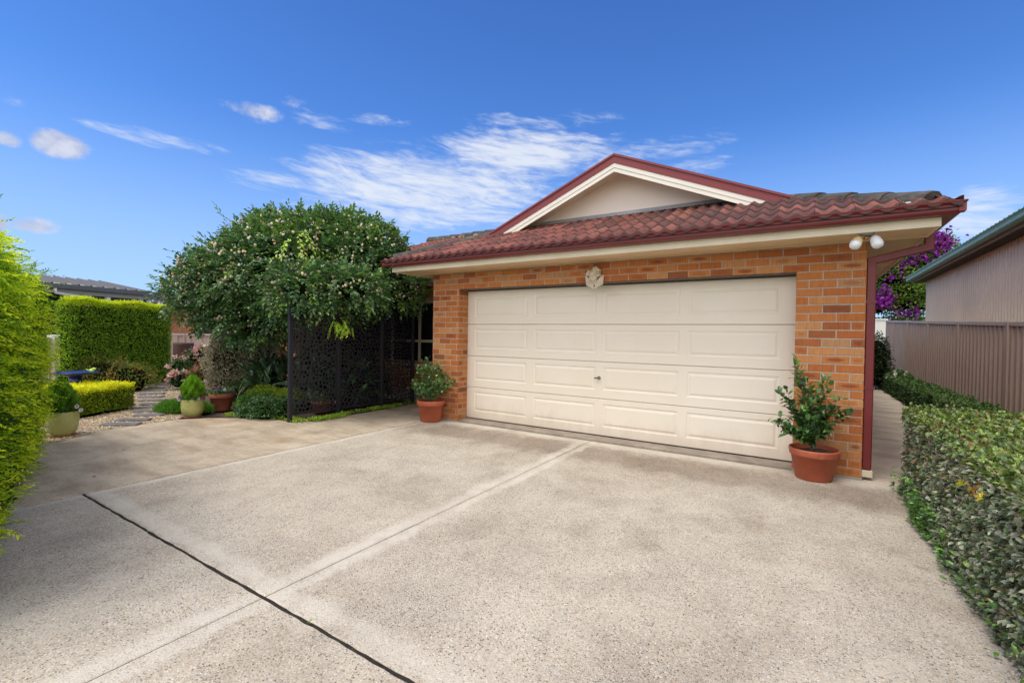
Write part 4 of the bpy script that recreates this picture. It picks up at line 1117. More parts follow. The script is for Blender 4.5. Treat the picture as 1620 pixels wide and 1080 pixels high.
# bird bath
BX, BY, _z = spot(120, 600, 7.85)
bb = empty('bird_bath', (BX, BY, 0), 'blue glazed bird bath standing behind the low yellow hedge', 'bird bath')
b = MB(); b.lathe([(0, .60), (.12, .598), (.23, .612), (.280, .632), (.292, .636), (.296, .628), (.290, .618), (.24, .594), (.15, .574), (.10, .562), (.088, .54), (.0, .54)], BX, BY, 0, 48); b.build('basin', M['blue'], bb)
b = MB(); b.lathe([(.0, 0), (.15, 0), (.15, .03), (.12, .07), (.085, .18), (.075, .36), (.08, .48), (.092, .539), (0, .539)], BX, BY, 0, 40); b.build('pedestal', M['blue'], bb)
OX, OY, OZ = BX+.225, BY+.145, .668
bd = empty('garden_ornament', (OX, OY, OZ-.035), 'small lime green bird ornament perched on the rim of the blue bird bath', 'ornament')
b = MB(); b.ball((OX, OY, OZ), .035, sc=(1.5, .9, .95)); b.ball((OX+.045, OY+.02, OZ+.027), .024); b.tube([(OX-.04, OY-.02, OZ), (OX-.10, OY-.05, OZ+.015)], [.014, .004], 6); b.tube([(OX+.065, OY+.03, OZ+.027), (OX+.09, OY+.04, OZ+.025)], [.008, .001], 6)
b.build('body', simple('lime_paint', (.42, .62, .10), .5, .1), bd)

# stepping stones
ST = [(-3.66, -3.10, .2), (-3.92, -2.88, .3), (-4.22, -2.58, .45), (-4.66, -2.42, .5), (-5.06, -2.24, .55), (-5.45, -2.08, .6), (-6.0, -1.90, .65), (-6.55, -1.72, .7), (-7.1, -1.52, .75), (-7.65, -1.26, .8), (-8.2, -.98, .9), (-8.8, -.62, 1.0), (-9.3, -.30, 1.0)]
for i, (x, y, a) in enumerate(ST):
    b = MB(); hx, hy = random.uniform(.20, .24), random.uniform(.075, .095)
    P = [(math.copysign(hx-random.uniform(0, .018), sx), math.copysign(hy-random.uniform(0, .014), sy)) for sx, sy in ((-1, -1), (1, -1), (1, 1), (-1, 1))]
    a2 = rad(38)+a*.25
    P = [(x+p[0]*math.cos(a2)-p[1]*math.sin(a2), y+p[0]*math.sin(a2)+p[1]*math.cos(a2)) for p in P]
    slab(b, P, .028+random.uniform(-.004, .004), .05, .008)
    w = ['first', 'second', 'third', 'fourth', 'fifth', 'sixth', 'seventh', 'eighth', 'ninth', 'tenth', 'eleventh', 'twelfth', 'thirteenth'][i]
    tag(b.build('stepping_stone', M['slate']), w+' dark slate stepping stone from the paving along the gravel path', 'paving stone', 'slate stepping stones in the gravel')

# ================================================================== FENCES, SHED, NEIGHBOURS
def fence(name, pts, tops, label, cat='fence', panel_rib=.19, zb=-.08, rail=True):
    c0 = np.array(pts[len(pts)//2])
    t = empty(name, (c0[0], c0[1], 0), label, cat)
    for i in range(len(pts)-1):
        a, e = np.array(pts[i], float), np.array(pts[i+1], float); L = np.linalg.norm(e-a); u = (e-a)/L; nn = np.array([-u[1], u[0]])
        zt0, zt1 = tops[i]-.03, tops[i+1]-.03
        n = max(1, round((L-.05)/panel_rib)); prof = []
        for k in range(n):
            s0 = .03+(L-.06)*k/n; w = (L-.06)/n
            prof += [(s0, 0), (s0+w*.42, 0), (s0+w*.52, .026), (s0+w*.90, .026)]
        prof.append((L-.03, 0))
        v = []; f = []
        for s, d in prof:
            q = a+u*s+nn*(d-.013); zt = zt0+(zt1-zt0)*s/L
            v += [(q[0], q[1], zb), (q[0], q[1], zt)]
        for k in range(len(prof)-1): f.append((2*k, 2*k+2, 2*k+3, 2*k+1))
        b = MB(); b.add(v, f); b.build('panel', M['fence'], t)
        if rail:
            b = MB(); v = []
            for s, zt in ((.028, zt0), (L-.028, zt1)):
                for d, z in ((-.024, -.03), (.024, -.03), (.024, .022), (-.024, .022)):
                    q = a+u*s+nn*d; v.append((q[0], q[1], zt+z+.004))
            b.add(v, [(0, 1, 5, 4), (1, 2, 6, 5), (2, 3, 7, 6), (3, 0, 4, 7), (3, 2, 1, 0), (4, 5, 6, 7)]); b.build('top_rail', M['fencetop'], t)
    for (x, y), zt in zip(pts, tops):
        b = MB(); b.cbox(x-.034, x+.034, y-.036, y+.036, zb, zt+.002, .006); b.build('post', M['fence'], t)
    return t
fy = [-3.94, -1.57, .80, 3.17, 5.52, 7.88, 10.25, 12.45]
fence('fence', [(6.96, y) for y in fy]+[(6.94, 13.8)], [1.42+.0, 1.50, 1.585, 1.665, 1.745, 1.83, 1.92, 2.0, 2.05], 'taupe ribbed steel fence running along the side path on the right')
# shed next door
sh = empty('neighbour_shed', (9.5, 8.0, 0), 'beige corrugated steel shed with green gutter behind the right fence', 'shed')
b = MB(); prof = []; n = 92; y0, y1 = -1.0, 12.8
v = []; f = []
for k in range(n*4+1):
    y = y0+(y1-y0)*k/(n*4); d = (.0, .042, .045, .002)[k % 4]
    v += [(7.75-d, y, -.1), (7.75-d, y, 3.34)]
for k in range(n*4): f.append((2*k, 2*k+2, 2*k+3, 2*k+1))
b.add(v, f); b.box(7.76, 12.8, y1-.02, y1, -.1, 3.3); b.build('wall', M['shedwall'], sh)
b = MB(); b.box(7.44, 7.75, y0, 12.96, 3.185, 3.20); b.build('eave_lining', simple('dark_eave', (.075, .058, .048), .9, .2), sh)
b = MB(); b.box(7.40, 7.435, y0, 12.95, 3.165, 3.315); b.box(7.425, 7.75, 12.955, 12.985, 3.165, 3.3); b.build('fascia_board', simple('shed_timber', (.30, .225, .165), .8, .15, 5), sh)
b = MB(); b.prism([(7.385, 3.215), (7.29, 3.215), (7.272, 3.235), (7.268, 3.27), (7.278, 3.29), (7.268, 3.315), (7.255, 3.335), (7.262, 3.345), (7.385, 3.335)], y0, 13.0, 'y'); b.build('gutter', M['shedgreen'], sh)
b = MB(); v = []; f = []; n = 140
for k in range(n+1):
    y = y0+(13.02-y0)*k/n; z = .018*math.cos(k*PI)
    v += [(7.29, y, 3.365+z), (10.2, y, 4.35+z)]
for k in range(n): f.append((2*k, 2*k+2, 2*k+3, 2*k+1))
b.add(v, f); b.box(7.35, 7.42, 13.0, 13.03, 3.3, 3.38); b.build('roof_sheet', M['shedgreen'], sh)

# garden fence behind, left
fa, fe = np.array([-13.6, -.15]), np.array([-10.0, 2.2])
fence('back_fence', [tuple(fa+(fe-fa)*k/2) for k in range(3)], [1.27, 1.27, 1.27], 'low taupe steel fence behind the pink flowers and clipped hedge', panel_rib=.38)
P0 = spot(80, 545, 10.6); P1 = spot(112, 545, 10.3)
fence('side_fence', [tuple(P0[:2]), tuple(P1[:2])], [1.12, 1.12], 'narrow piece of taupe fence between the bright hedge and tall clipped hedge', panel_rib=.38)
P0, P1 = spot(78, 538, 12.0), spot(112, 538, 12.0)
ws = empty('white_shed', (*((P0+P1)/2)[:2], 0), 'small white shed roof showing just above the narrow fence piece', 'shed')
b = MB(); u = (P1-P0); u[2] = 0; nn_ = norm(np.array([[-u[1], u[0], 0]]))[0]
c8 = [P0, P1, P1+nn_*1.2, P0+nn_*1.2]
b.prism([tuple(p[:2]) for p in c8], 0, 1.12, 'z'); b.build('wall', M['white'], ws)
b = MB(); mid = (P0+P1)/2
b.prism([tuple((p+(p-mid)*.06-nn_*.05)[:2]) for p in c8], 1.125, 1.20, 'z'); b.build('roof', M['white'], ws)
# neighbour's carport with ribbed roof
A = spot(100, 457, 15.0); B = spot(292, 472, 18.9); zE = 2.66; A[2] = zE; B[2] = zE
dirA = norm((B-A)[None])[0]; A = A-dirA*2.0; u = dirA; w = np.array([-u[1], u[0], 0]); Lc = np.linalg.norm(B-A)+.2
cp_ = empty('carport', (*((A+B)/2)[:2], 0), 'white-posted carport with ribbed grey roof beyond the tall clipped hedge', 'carport')
b = MB(); v = []; f = []; n = int((Lc-1.35)/.36)
for k in range(n):
    s = k*.36
    for ds, dz in ((0, 0), (.24, 0), (.25, .05), (.30, .05), (.31, 0)):
        p = A+u*(s+ds); q = p+w*2.6
        v += [(p[0], p[1], zE+.14+dz), (q[0], q[1], zE+.58+dz)]
for k in range(n*5-1): f.append((2*k, 2*k+2, 2*k+3, 2*k+1))
b.add(v, f); b.mi = [1 if k % 5 in (1, 2, 3) else 0 for k in range(n*5-1)]
b.build('roof_sheet', [simple('pale_roof_sheet', (.47, .48, .52), .4, .05, 2), simple('roof_rib', (.12, .12, .135), .5, .1, 3)], cp_)
def obox(mb, A, u, w, s0, s1, d0, d1, z0, z1):
    v = []
    for z in (z0, z1):
        for s, d in ((s0, d0), (s1, d0), (s1, d1), (s0, d1)): p = A+u*s+w*d; v.append((p[0], p[1], z))
    mb.add(v, [(3, 2, 1, 0), (4, 5, 6, 7), (0, 1, 5, 4), (1, 2, 6, 5), (2, 3, 7, 6), (3, 0, 4, 7)])
b = MB(); obox(b, A, u, w, -.1, Lc, -.12, .0, zE, zE+.15); b.build('gutter', M['gutgrey'], cp_)
b = MB(); obox(b, A, u, w, -.1, Lc, .01, .05, zE-.16, zE-.005); b.build('beam', simple('grey_beam', (.27, .265, .26), .6, .05), cp_)
for px in (114, 138, 166, 218, 232, 252):
    s = 2.0+np.linalg.norm(spot(100, 457, 15)[:2]-spot(px, 457+(px-100)*.078, 15+3.9*(px-100)/192)[:2]); b = MB(); obox(b, A, u, w, s-.055, s+.055, .055, .165, -.1, zE-.01); b.build('post', M['white'], cp_)
b = MB(); p = A+u*1.8
b.tube([(*(A+u*1.75-w*.06)[:2], zE), (*(A+u*1.8-w*.0)[:2], zE-.14), (*(A+u*2.55+w*.08)[:2], zE-.22), (*(A+u*2.75+w*.1)[:2], zE-.34), (*(A+u*2.75+w*.1)[:2], .0)], .05, 8); b.build('downpipe', M['white'], cp_)
b = MB(); obox(b, A, u, w, -.1, Lc+.4, 2.7, 2.75, -.1, zE+.4); b.build('interior_shade', M['dark'], cp_)  # near-black sheet standing in for the shade inside the carport
# neighbour's brick house behind the tree
A2 = spot(262, 500, 19.6); u2 = norm((spot(420, 500, 21.0)-A2)[None])[0]; u2[2] = 0; u2 = norm(u2[None])[0]; w2 = np.array([-u2[1], u2[0], 0])
nh = empty('neighbour_house', (*(A2+u2*2.5)[:2], 0), 'orange brick neighbour house with dark tiled roof seen behind the tree', 'house')
b = MB(); obox(b, A2, u2, w2, .0, 7.5, 0, 3, -.1, 2.45); b.build('wall', M['nbrick'], nh)
b = MB()
p = [A2+u2*(-.5)-w2*.5, A2+u2*8-w2*.5, A2+u2*8+w2*4, A2+u2*(-.5)+w2*4]
b.add([(*p[0][:2], 2.46), (*p[1][:2], 2.46), (*(p[2]-u2*1.0)[:2], 4.1), (*(p[3]+u2*1.8)[:2], 4.1), (*(p[0]+w2*9)[:2], 2.46)], [(0, 1, 2, 3), (0, 3, 4)]); b.build('roof', M['ntile'], nh)
b = MB(); obox(b, A2, u2, w2, -.5, 8, -.6, -.49, 2.36, 2.50); b.build('gutter', M['gutgrey'], nh)
b = MB()
for s0, s1, za, zb in ((1.08, 1.20, .4, 2.3), (1.92, 2.04, .4, 2.3), (1.20, 1.92, 2.18, 2.3), (1.20, 1.92, .4, .52)): obox(b, A2, u2, w2, s0, s1, -.03, -.002, za, zb)
wn = b.build('window', M['white'], nh)
b = MB(); obox(b, A2, u2, w2, 1.205, 1.915, -.012, -.004, .525, 2.175); b.build('glass_pane', M['glass'], wn)
# dark cylinder
cyl = empty('tall_planter', (-10.2, .33, 0), 'tall dark rusty brown cylindrical planter against the low fence', 'planter')
b = MB(); b.lathe([(0, 0), (.235, 0), (.24, .02), (.245, 1.02), (.25, 1.06), (.232, 1.065), (.225, 1.0), (0, .99)], -10.2, .33, -.05, 40); b.build('drum', M['rust'], cyl)
# white wall far down the side path
P0, P1 = spot(1376, 503, 18.5), spot(1403, 503, 18.5)
rw = empty('rendered_wall', (*((P0+P1)/2)[:2], 0), 'small white rendered wall at the far end of the side path', 'wall')
b = MB(); u3 = norm((P1-P0)[None])[0]; u3[2] = 0; w3 = np.array([-u3[1], u3[0], 0]); obox(b, P0, u3, w3, -.5, np.linalg.norm(P1-P0), 0, .2, -.1, 2.2); b.build('render', M['white'], rw)
b = MB(); obox(b, P0, u3, w3, -.53, np.linalg.norm(P1-P0)+.03, -.03, .23, 2.203, 2.26); b.build('coping', M['white'], rw)

# ================================================================== HEDGES
def hedge(name, label, p0, p1, Dp, H, n, LL, WW, front, top, weights, core=(.012, .022, .008), shape='oval', mat_='leaf', ins=.10, amp=.04, depth=.05, upb=.35, r=.10, fw_=None, tw=None, topgrow=.03, z0=.02, cat='hedge', extra=None, taper=0, fold=.16, seed=5, topband=.10):
    o, R, L = frame(p0, p1)
    t = empty(name, (*(o+R.T @ np.array([L/2, Dp/2, 0]))[:2], 0), label, cat)
    P, N, fid = box_surface(n, L, Dp, H, weights, r)
    P = P+N*wobble(P, amp, 3.2, seed)[:, None]-N*np.abs(RNG.normal(0, depth, n))[:, None]+N*(RNG.random(n)[:, None]**4)*topgrow*np.where(fid == 1, 1.6, .6)[:, None]
    P[:, 2] = np.maximum(P[:, 2], z0)
    D = norm(N*.75+.85*runit(n)+np.array([[0, 0, upb]]))
    Nn = norm(N*.5+np.array([[0, 0, .75]])+.55*runit(n))
    istop = (P[:, 2] > H-topband*(.4+.9*RNG.random(n)))
    C = np.where(istop[:, None], pal(n, top, tw), pal(n, front, fw_))
    part = leaves(P, D, Nn, LL*(.55+.7*RNG.random(n)), WW*(.7+.5*RNG.random(n)), C, shape, fold, .14)
    parts = [part, core_box(L, Dp, H, ins, core)]
    if extra: parts += extra(L, Dp, H)
    V, T, C = merge(parts)
    if taper: V[:, 1] += taper*np.clip(1-V[:, 2]/.75, 0, 1)**1.4; V[:, 0] -= taper*.8*np.clip(1-V[:, 2]/.75, 0, 1)**1.4
    # local frame -> world
    Vw = o+V @ R
    b0 = len(V)
    tri_object('hedge_leaves', Vw, T, C, M[mat_], t)
    return t
# right hand hedge close to the camera
def twigs_right(L, Dp, H):
    n = 420; P, N, fid = box_surface(n, L, Dp, H, (4, 5, .5, .2, 0), .1)
    parts = [leaves(P-N*.03, norm(N+.9*runit(n)), runit(n), .085, .0035, pal(n, [(.22, .10, .055), (.30, .16, .09)]), 'strap', 0, .1)]
    # coloured young growth
    n = 560; P, N, fid = box_surface(n, L, Dp, H, (1.2, 7, .8, .2, 0), .1)
    parts.append(leaves(P+N*.012, norm(N*.6+runit(n)), norm(np.array([[0, 0, 1.0]])+.6*runit(n)), .030, .014, pal(n, [(.22, .08, .03), (.18, .06, .03), (.28, .17, .03), (.22, .27, .04)], (3, 2, 1.2, 4)), 'oval', .2, .15))
    # clusters of yellow and orange leaves as on the front face
    for (s, z, c, k) in ((2.30, .60, (.40, .22, .03), 14), (2.42, .62, (.55, .48, .02), 6), (2.02, .58, (.50, .46, .03), 7), (3.05, .66, (.52, .50, .02), 6), (3.15, .30, (.34, .20, .03), 8), (3.02, .33, (.36, .42, .03), 7), (3.3, .75, (.32, .2, .03), 8)):
        P = np.array([s, -.015, z])+RNG.normal(0, .026, (k, 3))*np.array([1, .5, .8])
        parts.append(leaves(P, norm(np.array([[0, -.8, .2]])+runit(k)), norm(np.array([[0, -.6, .9]])+.6*runit(k)), .034, .020, pal(k, [tuple(q*.62 for q in c)], var=.25), 'oval', .15, .1))
    # shoots at the foot, over the paving
    n = 760; a = np.concatenate([RNG.normal(1.15, .28, 520), RNG.random(240)*L]).clip(.05, L); P = np.c_[a, -.02-.05*RNG.random(n)*(.6+.6*np.sin(a*7)), .02+.22*RNG.random(n)**1.5]
    parts.append(leaves(P, norm(np.array([[0, -.7, .5]])+.8*runit(n)), norm(np.array([[0, -.2, 1]])+.5*runit(n)), .042*(.6+.6*RNG.random(n)), .02, pal(n, [(.07, .16, .03), (.045, .10, .03), (.11, .21, .04)]), 'oval', .16, .15))
    return parts
FR = [(.085, .108, .062), (.135, .158, .10), (.19, .205, .145), (.055, .072, .04), (.17, .15, .115), (.09, .14, .05), (.25, .26, .20)]  # face palette greyed: sky reflection put into the leaf colour
TPC = [(.095, .155, .028), (.13, .19, .035), (.07, .115, .03), (.16, .20, .045), (.12, .15, .065), (.18, .115, .045), (.05, .08, .025)]
hedge('hedge', 'clipped waist-high grey-green hedge in the right foreground along the driveway', (5.395, -.08), (5.395, -4.7), 1.58, .775, 66000, .0355, .0225, FR, TPC, (5.2, 4.2, 1.5, .9, .4), mat_='gloss', ins=.13, amp=.035, depth=.045, upb=.12, r=.11, fw_=(3, 4, 2.6, 2.5, 2, 2.4, 1.2), tw=(4, 4, 3, 1.6, 2, 1.1, 2), extra=twigs_right, seed=21, topgrow=.035)
# low dark hedge along the side path
hedge('low_hedge', 'low dark green hedge between the side path and taupe fence', (6.50, 13.6), (6.50, -.2), .42, .46, 26000, .05, .028, [(.022, .045, .016), (.032, .065, .022), (.05, .09, .03)], [(.05, .095, .03), (.075, .13, .04)], (4, 4, .6, .4, 1), ins=.08, amp=.05, r=.1, seed=8, core=(.01, .016, .008))
wfl = []
# tall bright hedge on the left: drooping feathery sprays
def left_sprays(L, Dp, H):
    parts = []
    nc = 1800; Pc, Nc, fc = box_surface(nc, L, Dp, H, (8.8, 2.6, 1.5, 1.6, 1.2), .22)
    lump = wobble(Pc, .06, 2.6, 41); dep = RNG.random(nc)**1.2*.24
    ck = RNG.normal(0, .22, nc)
    k = 6; n = nc*k; ii = np.repeat(np.arange(nc), k)
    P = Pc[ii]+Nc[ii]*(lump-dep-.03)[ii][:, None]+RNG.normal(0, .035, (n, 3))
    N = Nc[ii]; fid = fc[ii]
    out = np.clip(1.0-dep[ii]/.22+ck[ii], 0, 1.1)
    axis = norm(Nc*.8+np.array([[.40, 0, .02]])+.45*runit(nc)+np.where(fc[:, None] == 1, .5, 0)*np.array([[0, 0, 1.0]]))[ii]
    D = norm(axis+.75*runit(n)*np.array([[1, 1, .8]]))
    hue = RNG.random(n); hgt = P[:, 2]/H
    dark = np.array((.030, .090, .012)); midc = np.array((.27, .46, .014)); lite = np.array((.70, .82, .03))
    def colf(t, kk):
        q = np.clip(-.42+.46*t+.98*out+.05*(hgt-.5)+.26*(hue-.5), 0, 1)[:, None]  # sprays darken with depth: shade of the gaps put into their colour
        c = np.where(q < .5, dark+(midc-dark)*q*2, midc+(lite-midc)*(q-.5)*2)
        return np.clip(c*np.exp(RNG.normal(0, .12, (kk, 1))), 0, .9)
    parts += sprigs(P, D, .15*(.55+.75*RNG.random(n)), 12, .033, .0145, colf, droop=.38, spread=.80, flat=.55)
    # longer shoots breaking the outline on top and at the far end
    n = 170; P, N, fid = box_surface(n, L, Dp, H, (1, 6, .1, 2.0, 0), .2)
    out = np.full(n, 1.0); hue = RNG.random(n); hgt = P[:, 2]/H
    parts += sprigs(P, norm(N+np.array([[.2, 0, .25]])+.45*runit(n)), .26*(.5+.6*RNG.random(n)), 14, .034, .013, lambda t, k: pal(k, [(.14, .25, .015), (.25, .36, .02), (.06, .13, .02)]), droop=.35, spread=.75)
    return parts
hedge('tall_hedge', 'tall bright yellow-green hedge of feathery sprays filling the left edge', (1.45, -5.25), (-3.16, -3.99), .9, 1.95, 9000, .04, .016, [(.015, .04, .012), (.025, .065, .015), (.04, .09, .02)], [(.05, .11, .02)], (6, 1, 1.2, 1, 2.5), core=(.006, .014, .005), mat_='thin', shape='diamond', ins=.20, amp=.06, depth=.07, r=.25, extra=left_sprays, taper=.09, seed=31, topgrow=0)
# clipped tall hedge beyond the garden
def far_top(L, Dp, H):
    n = 900; P = np.c_[RNG.random(n)*L, RNG.random(n)*Dp*.7, H+.0*RNG.random(n)]
    P[:, 2] += .03*np.sin(P[:, 0]*5)+.02
    return sprigs(P, norm(np.array([[0, -.1, 1.0]])+.6*runit(n)), .10*(.4+.9*RNG.random(n)), 6, .045, .022, lambda t, k: pal(k, [(.42, .46, .02), (.33, .42, .02), (.5, .5, .03)]), droop=.2)
hedge('clipped_hedge', 'tall square clipped green hedge with yellow-green top at the back of the garden', (-8.27, -2.52), (-9.50, -.22), .36, 1.93, 30000, .042, .022, [(.10, .20, .02), (.16, .28, .026), (.22, .35, .032), (.31, .42, .04), (.05, .10, .018)], [(.30, .37, .02), (.38, .42, .02), (.2, .3, .02)], (8, 1.6, 1.2, 1.2, .1), mat_='thin', shape='diamond', ins=.06, amp=.03, depth=.035, r=.07, extra=far_top, seed=51, topband=.09)
# note: frame back is away from the camera
def yel_top(L, Dp, H):
    n = 900; P = np.c_[RNG.random(n)*L, RNG.random(n)*Dp, np.full(n, H)]
    return sprigs(P, norm(np.array([[0, 0, 1.0]])+.7*runit(n)), .055*(.4+.9*RNG.random(n)), 5, .034, .018, lambda t, k: pal(k, [(.62, .58, .015), (.55, .53, .02), (.48, .5, .02)], var=.1), droop=.1)
hedge('yellow_hedge', 'low clipped golden yellow hedge beside the gravel path', (-4.62, -3.62), (-5.22, -2.42), .95, .42, 13000, .036, .019, [(.20, .27, .016), (.13, .20, .016), (.30, .36, .018), (.07, .12, .014)], [(.60, .56, .015), (.52, .52, .02), (.45, .46, .02)], (5, 6, .3, 3, .3), shape='diamond', ins=.07, amp=.02, depth=.03, r=.05, extra=yel_top, seed=61, topband=.07, z0=.05, core=(.02, .03, .008))

# ================================================================== SHRUBS AND GROUND PLANTS
def bush(name, label, cat, blobs, n, LL, WW, cols, w=None, shape='diamond', mat_='leaf', upb=.3, shell=.16, amp=.14, core=(.012, .018, .008), seed=1, low=-.5, flowers=None, fcol=None, fsize=.02, stem=True, corek=.70, group=None, flow_z=None):
    c0 = blobs[0][0]
    t = empty(name, (c0[0], c0[1], 0), label, cat, group)
    parts = []; fl = []
    vol = np.array([(b_[1][0]*b_[1][2])**.9 for b_ in blobs]); vol = vol/vol.sum()
    for k, (c, r) in enumerate(blobs):
        m_ = int(n*vol[k]*1.3)
        P, N = blob_points(m_, c, r, seed+k, amp, 2.2, low, shell)
        q = P[:, 2] > .01; P, N = P[q], N[q]; m_ = len(P)
        D = norm(N*.8+.8*runit(m_)+np.array([[0, 0, upb]])); Nn = norm(N*.5+np.array([[0, 0, .7]])+.5*runit(m_))
        parts.append(leaves(P, D, Nn, LL*(.6+.7*RNG.random(m_)), WW*(.7+.5*RNG.random(m_)), pal(m_, cols, w, .2), shape, .18, .12))
        parts.append(blob_core(c, r, core, k=corek))
        if flowers:
            mf = int(flowers*vol[k]*1.4)
            P, N = blob_points(mf, c, np.array(r)*1.03, seed+k, amp, 2.2, -.1, .05); fl.append((P, N))
    tri_object('foliage', *merge(parts), M[mat_], t)
    if flowers:
        P = np.concatenate([a for a, _ in fl]); N = np.concatenate([a for _, a in fl]); q = P[:, 2] > .05; P, N = P[q], N[q]
        k = 9; m_ = len(P); PP = np.repeat(P, k, 0)+RNG.normal(0, fsize*.5, (m_*k, 3)); NN = np.repeat(N, k, 0)
        cc = np.repeat(pal(m_, fcol, None, .15), k, 0)
        tag(tri_object('flowers', *leaves(PP, norm(NN+.9*runit(m_*k)), norm(NN+.5*runit(m_*k)), fsize, fsize*.8, cc, 'oval', .2, .1), M['petal'], t), kind='stuff')
    if stem:
        mb = MB(); c, r = blobs[0]
        for k in range(3): mb.tube([(c[0]+.04*k-.04, c[1]+.03*(k % 2), -.05), (c[0]+(.04*k-.04)*2, c[1], max(.1, c[2]))], [.018, .01], 6)
        mb.build('stem', M['bark'], t)
    return t
NAN = [(.11, .16, .03), (.16, .19, .04), (.24, .13, .04), (.08, .12, .03), (.33, .08, .03), (.20, .18, .06)]
c = spot(163, 588, 10.2)
bush('red_tipped_shrub', 'loose green shrub with red tips in front of the tall clipped hedge', 'shrub', [((c[0], c[1], .30), (.62, .62, .46)), ((c[0]+.45, c[1]+.35, .25), (.45, .45, .40)), ((c[0]-.3, c[1]-.3, .3), (.4, .4, .34))], 5200, .06, .022, NAN, (4, 4, 2, 3, 1.1, 2), seed=70, amp=.3, shell=.22)
def gv(x, y, d): return spot(x, y, d)
c = gv(292, 590, 10.9)
PK = [(.035, .075, .028), (.05, .10, .035), (.08, .13, .05)]
b1, b2, b3 = gv(287, 582, 10.9), gv(315, 568, 11.0), gv(283, 602, 10.6)
bush('pink_flower_bush', 'bush covered in clusters of pale pink flowers beside the dark planter', 'flowering bush', [(tuple(b1), (.28, .28, .26)), (tuple(b2), (.30, .30, .30)), (tuple(b3), (.22, .22, .22)), ((b2[0], b2[1], .3), (.4, .4, .3))], 3600, .05, .024, PK, seed=80, flowers=120, fcol=[(.50, .32, .36), (.56, .43, .45), (.46, .22, .29)], fsize=.052, amp=.2)
b1 = gv(328, 597, 10.2)
bush('rust_shrub', 'small rusty red-brown shrub left of the round variegated bush', 'shrub', [(tuple(b1), (.36, .36, .36)), ((b1[0]+.25, b1[1]+.2, .25), (.3, .3, .3))], 3200, .045, .016, [(.20, .085, .045), (.26, .12, .05), (.13, .09, .04), (.10, .05, .035)], seed=85, amp=.28, core=(.02, .012, .008))
b1, b2, b3 = gv(380, 572, 9.6), gv(372, 548, 9.7), gv(415, 580, 9.5)
VB = [(.27, .215, .19), (.13, .145, .085), (.40, .32, .30), (.075, .088, .05), (.44, .37, .35), (.17, .18, .105)]
bush('variegated_bush', 'large rounded bush of tiny pinkish grey variegated leaves under the tree', 'bush', [(tuple(b1), (.66, .66, .66)), (tuple(b2), (.44, .44, .52)), (tuple(b3), (.48, .48, .5)), ((b1[0], b1[1], .3), (.62, .62, .4))], 30000, .040, .021, VB, seed=90, amp=.07, shell=.10, corek=.74)
tp = gv(372, 524, 9.7)
c = gv(405, 640, 7.9)
bush('dark_ground_shrub', 'low mound of dark glossy green leaves at the paving edge', 'shrub', [((-2.66, -1.62, .10), (.36, .22, .22)), ((-2.42, -1.42, .11), (.24, .2, .22)), ((-2.92, -1.72, .06), (.2, .16, .15))], 5200, .036, .020, [(.018, .055, .016), (.03, .08, .022), (.05, .115, .03)], seed=95, shape='oval', mat_='gloss', amp=.16, low=-.3)
bush('grassy_mound', 'soft bright green needle-leaved mound left of the green pot', 'ground plant', [((-4.30, -2.18, .02), (.40, .26, .17)), ((-3.95, -1.96, .02), (.25, .2, .13))], 9000, .05, .006, [(.055, .15, .022), (.08, .20, .03), (.12, .25, .03)], seed=97, amp=.12, low=-.1, upb=.9, stem=False, core=(.02, .05, .01), corek=.8)
c = gv(425, 622, 8.25)
bush('lime_mound', 'lime green fine-leaved mound behind the dark ground shrub', 'ground plant', [((c[0]-.05, c[1], .17), (.38, .30, .22)), ((c[0]+.35, c[1]+.2, .15), (.3, .28, .2))], 8000, .055, .008, [(.21, .30, .03), (.27, .35, .035), (.13, .21, .03), (.33, .36, .04)], seed=99, amp=.16, low=-.1, upb=.6, stem=False, core=(.04, .06, .012), corek=.82)
bush('green_ground_plant', 'leafy mid-green ground plant between pansy pot and lime mound', 'ground plant', [((-3.45, -1.42, .08), (.26, .22, .2)), ((-3.25, -1.25, .1), (.3, .24, .2))], 3600, .04, .02, [(.05, .12, .022), (.08, .17, .03), (.03, .08, .02)], seed=101, shape='oval', amp=.2, low=-.2, stem=False)
# arching strap-leaved plant
c = gv(408, 622, 8.7)
sp_ = empty('strap_leaf_plant', (c[0], c[1], 0), 'arching strap-leaved plant with long pale drooping leaves', 'plant')
tuft(sp_, 'strap_leaves', c[0], c[1], .22, .10, 85, 1.0, .026, [(.13, .20, .05), (.20, .26, .09), (.09, .15, .04), (.30, .34, .20)], arch=1.0, segs=9)
mb = MB(); mb.tube([(c[0], c[1], -.05), (c[0], c[1], .26)], [.06, .045], 8); mb.build('stem', M['bark'], sp_)
c = gv(345, 628, 8.4)
# dark broad leaved plants behind the post
c = gv(432, 590, 8.6)
bush('broad_leaf_plant', 'dark broad-leaved plant in the shade beside the tree trunk', 'plant', [((c[0], c[1], .42), (.45, .4, .42)), ((c[0]+.7, c[1]+.5, .5), (.55, .45, .5)), ((c[0]+1.35, c[1]+.65, .40), (.45, .5, .45))], 900, .24, .075, [(.018, .045, .020), (.03, .065, .028), (.05, .085, .05)], seed=105, shape='oval', mat_='gloss', amp=.25, shell=.25, corek=.5)
bush('shade_shrub', 'dark leafy shrub filling the bed behind the privacy screen', 'shrub', [((-2.65, -.25, .45), (.55, .5, .6)), ((-2.95, .45, .6), (.6, .55, .75)), ((-2.55, .55, .35), (.35, .35, .4)), ((-3.05, .75, 1.35), (.62, .4, .55)), ((-3.6, .6, 1.3), (.5, .4, .6)), ((-4.35, .85, 1.05), (.62, .4, .75)), ((-5.0, .9, .8), (.6, .4, .7))], 7600, .07, .035, [(.014, .032, .014), (.025, .05, .02), (.05, .08, .03)], seed=107, shape='oval', mat_='gloss', amp=.2, shell=.2)
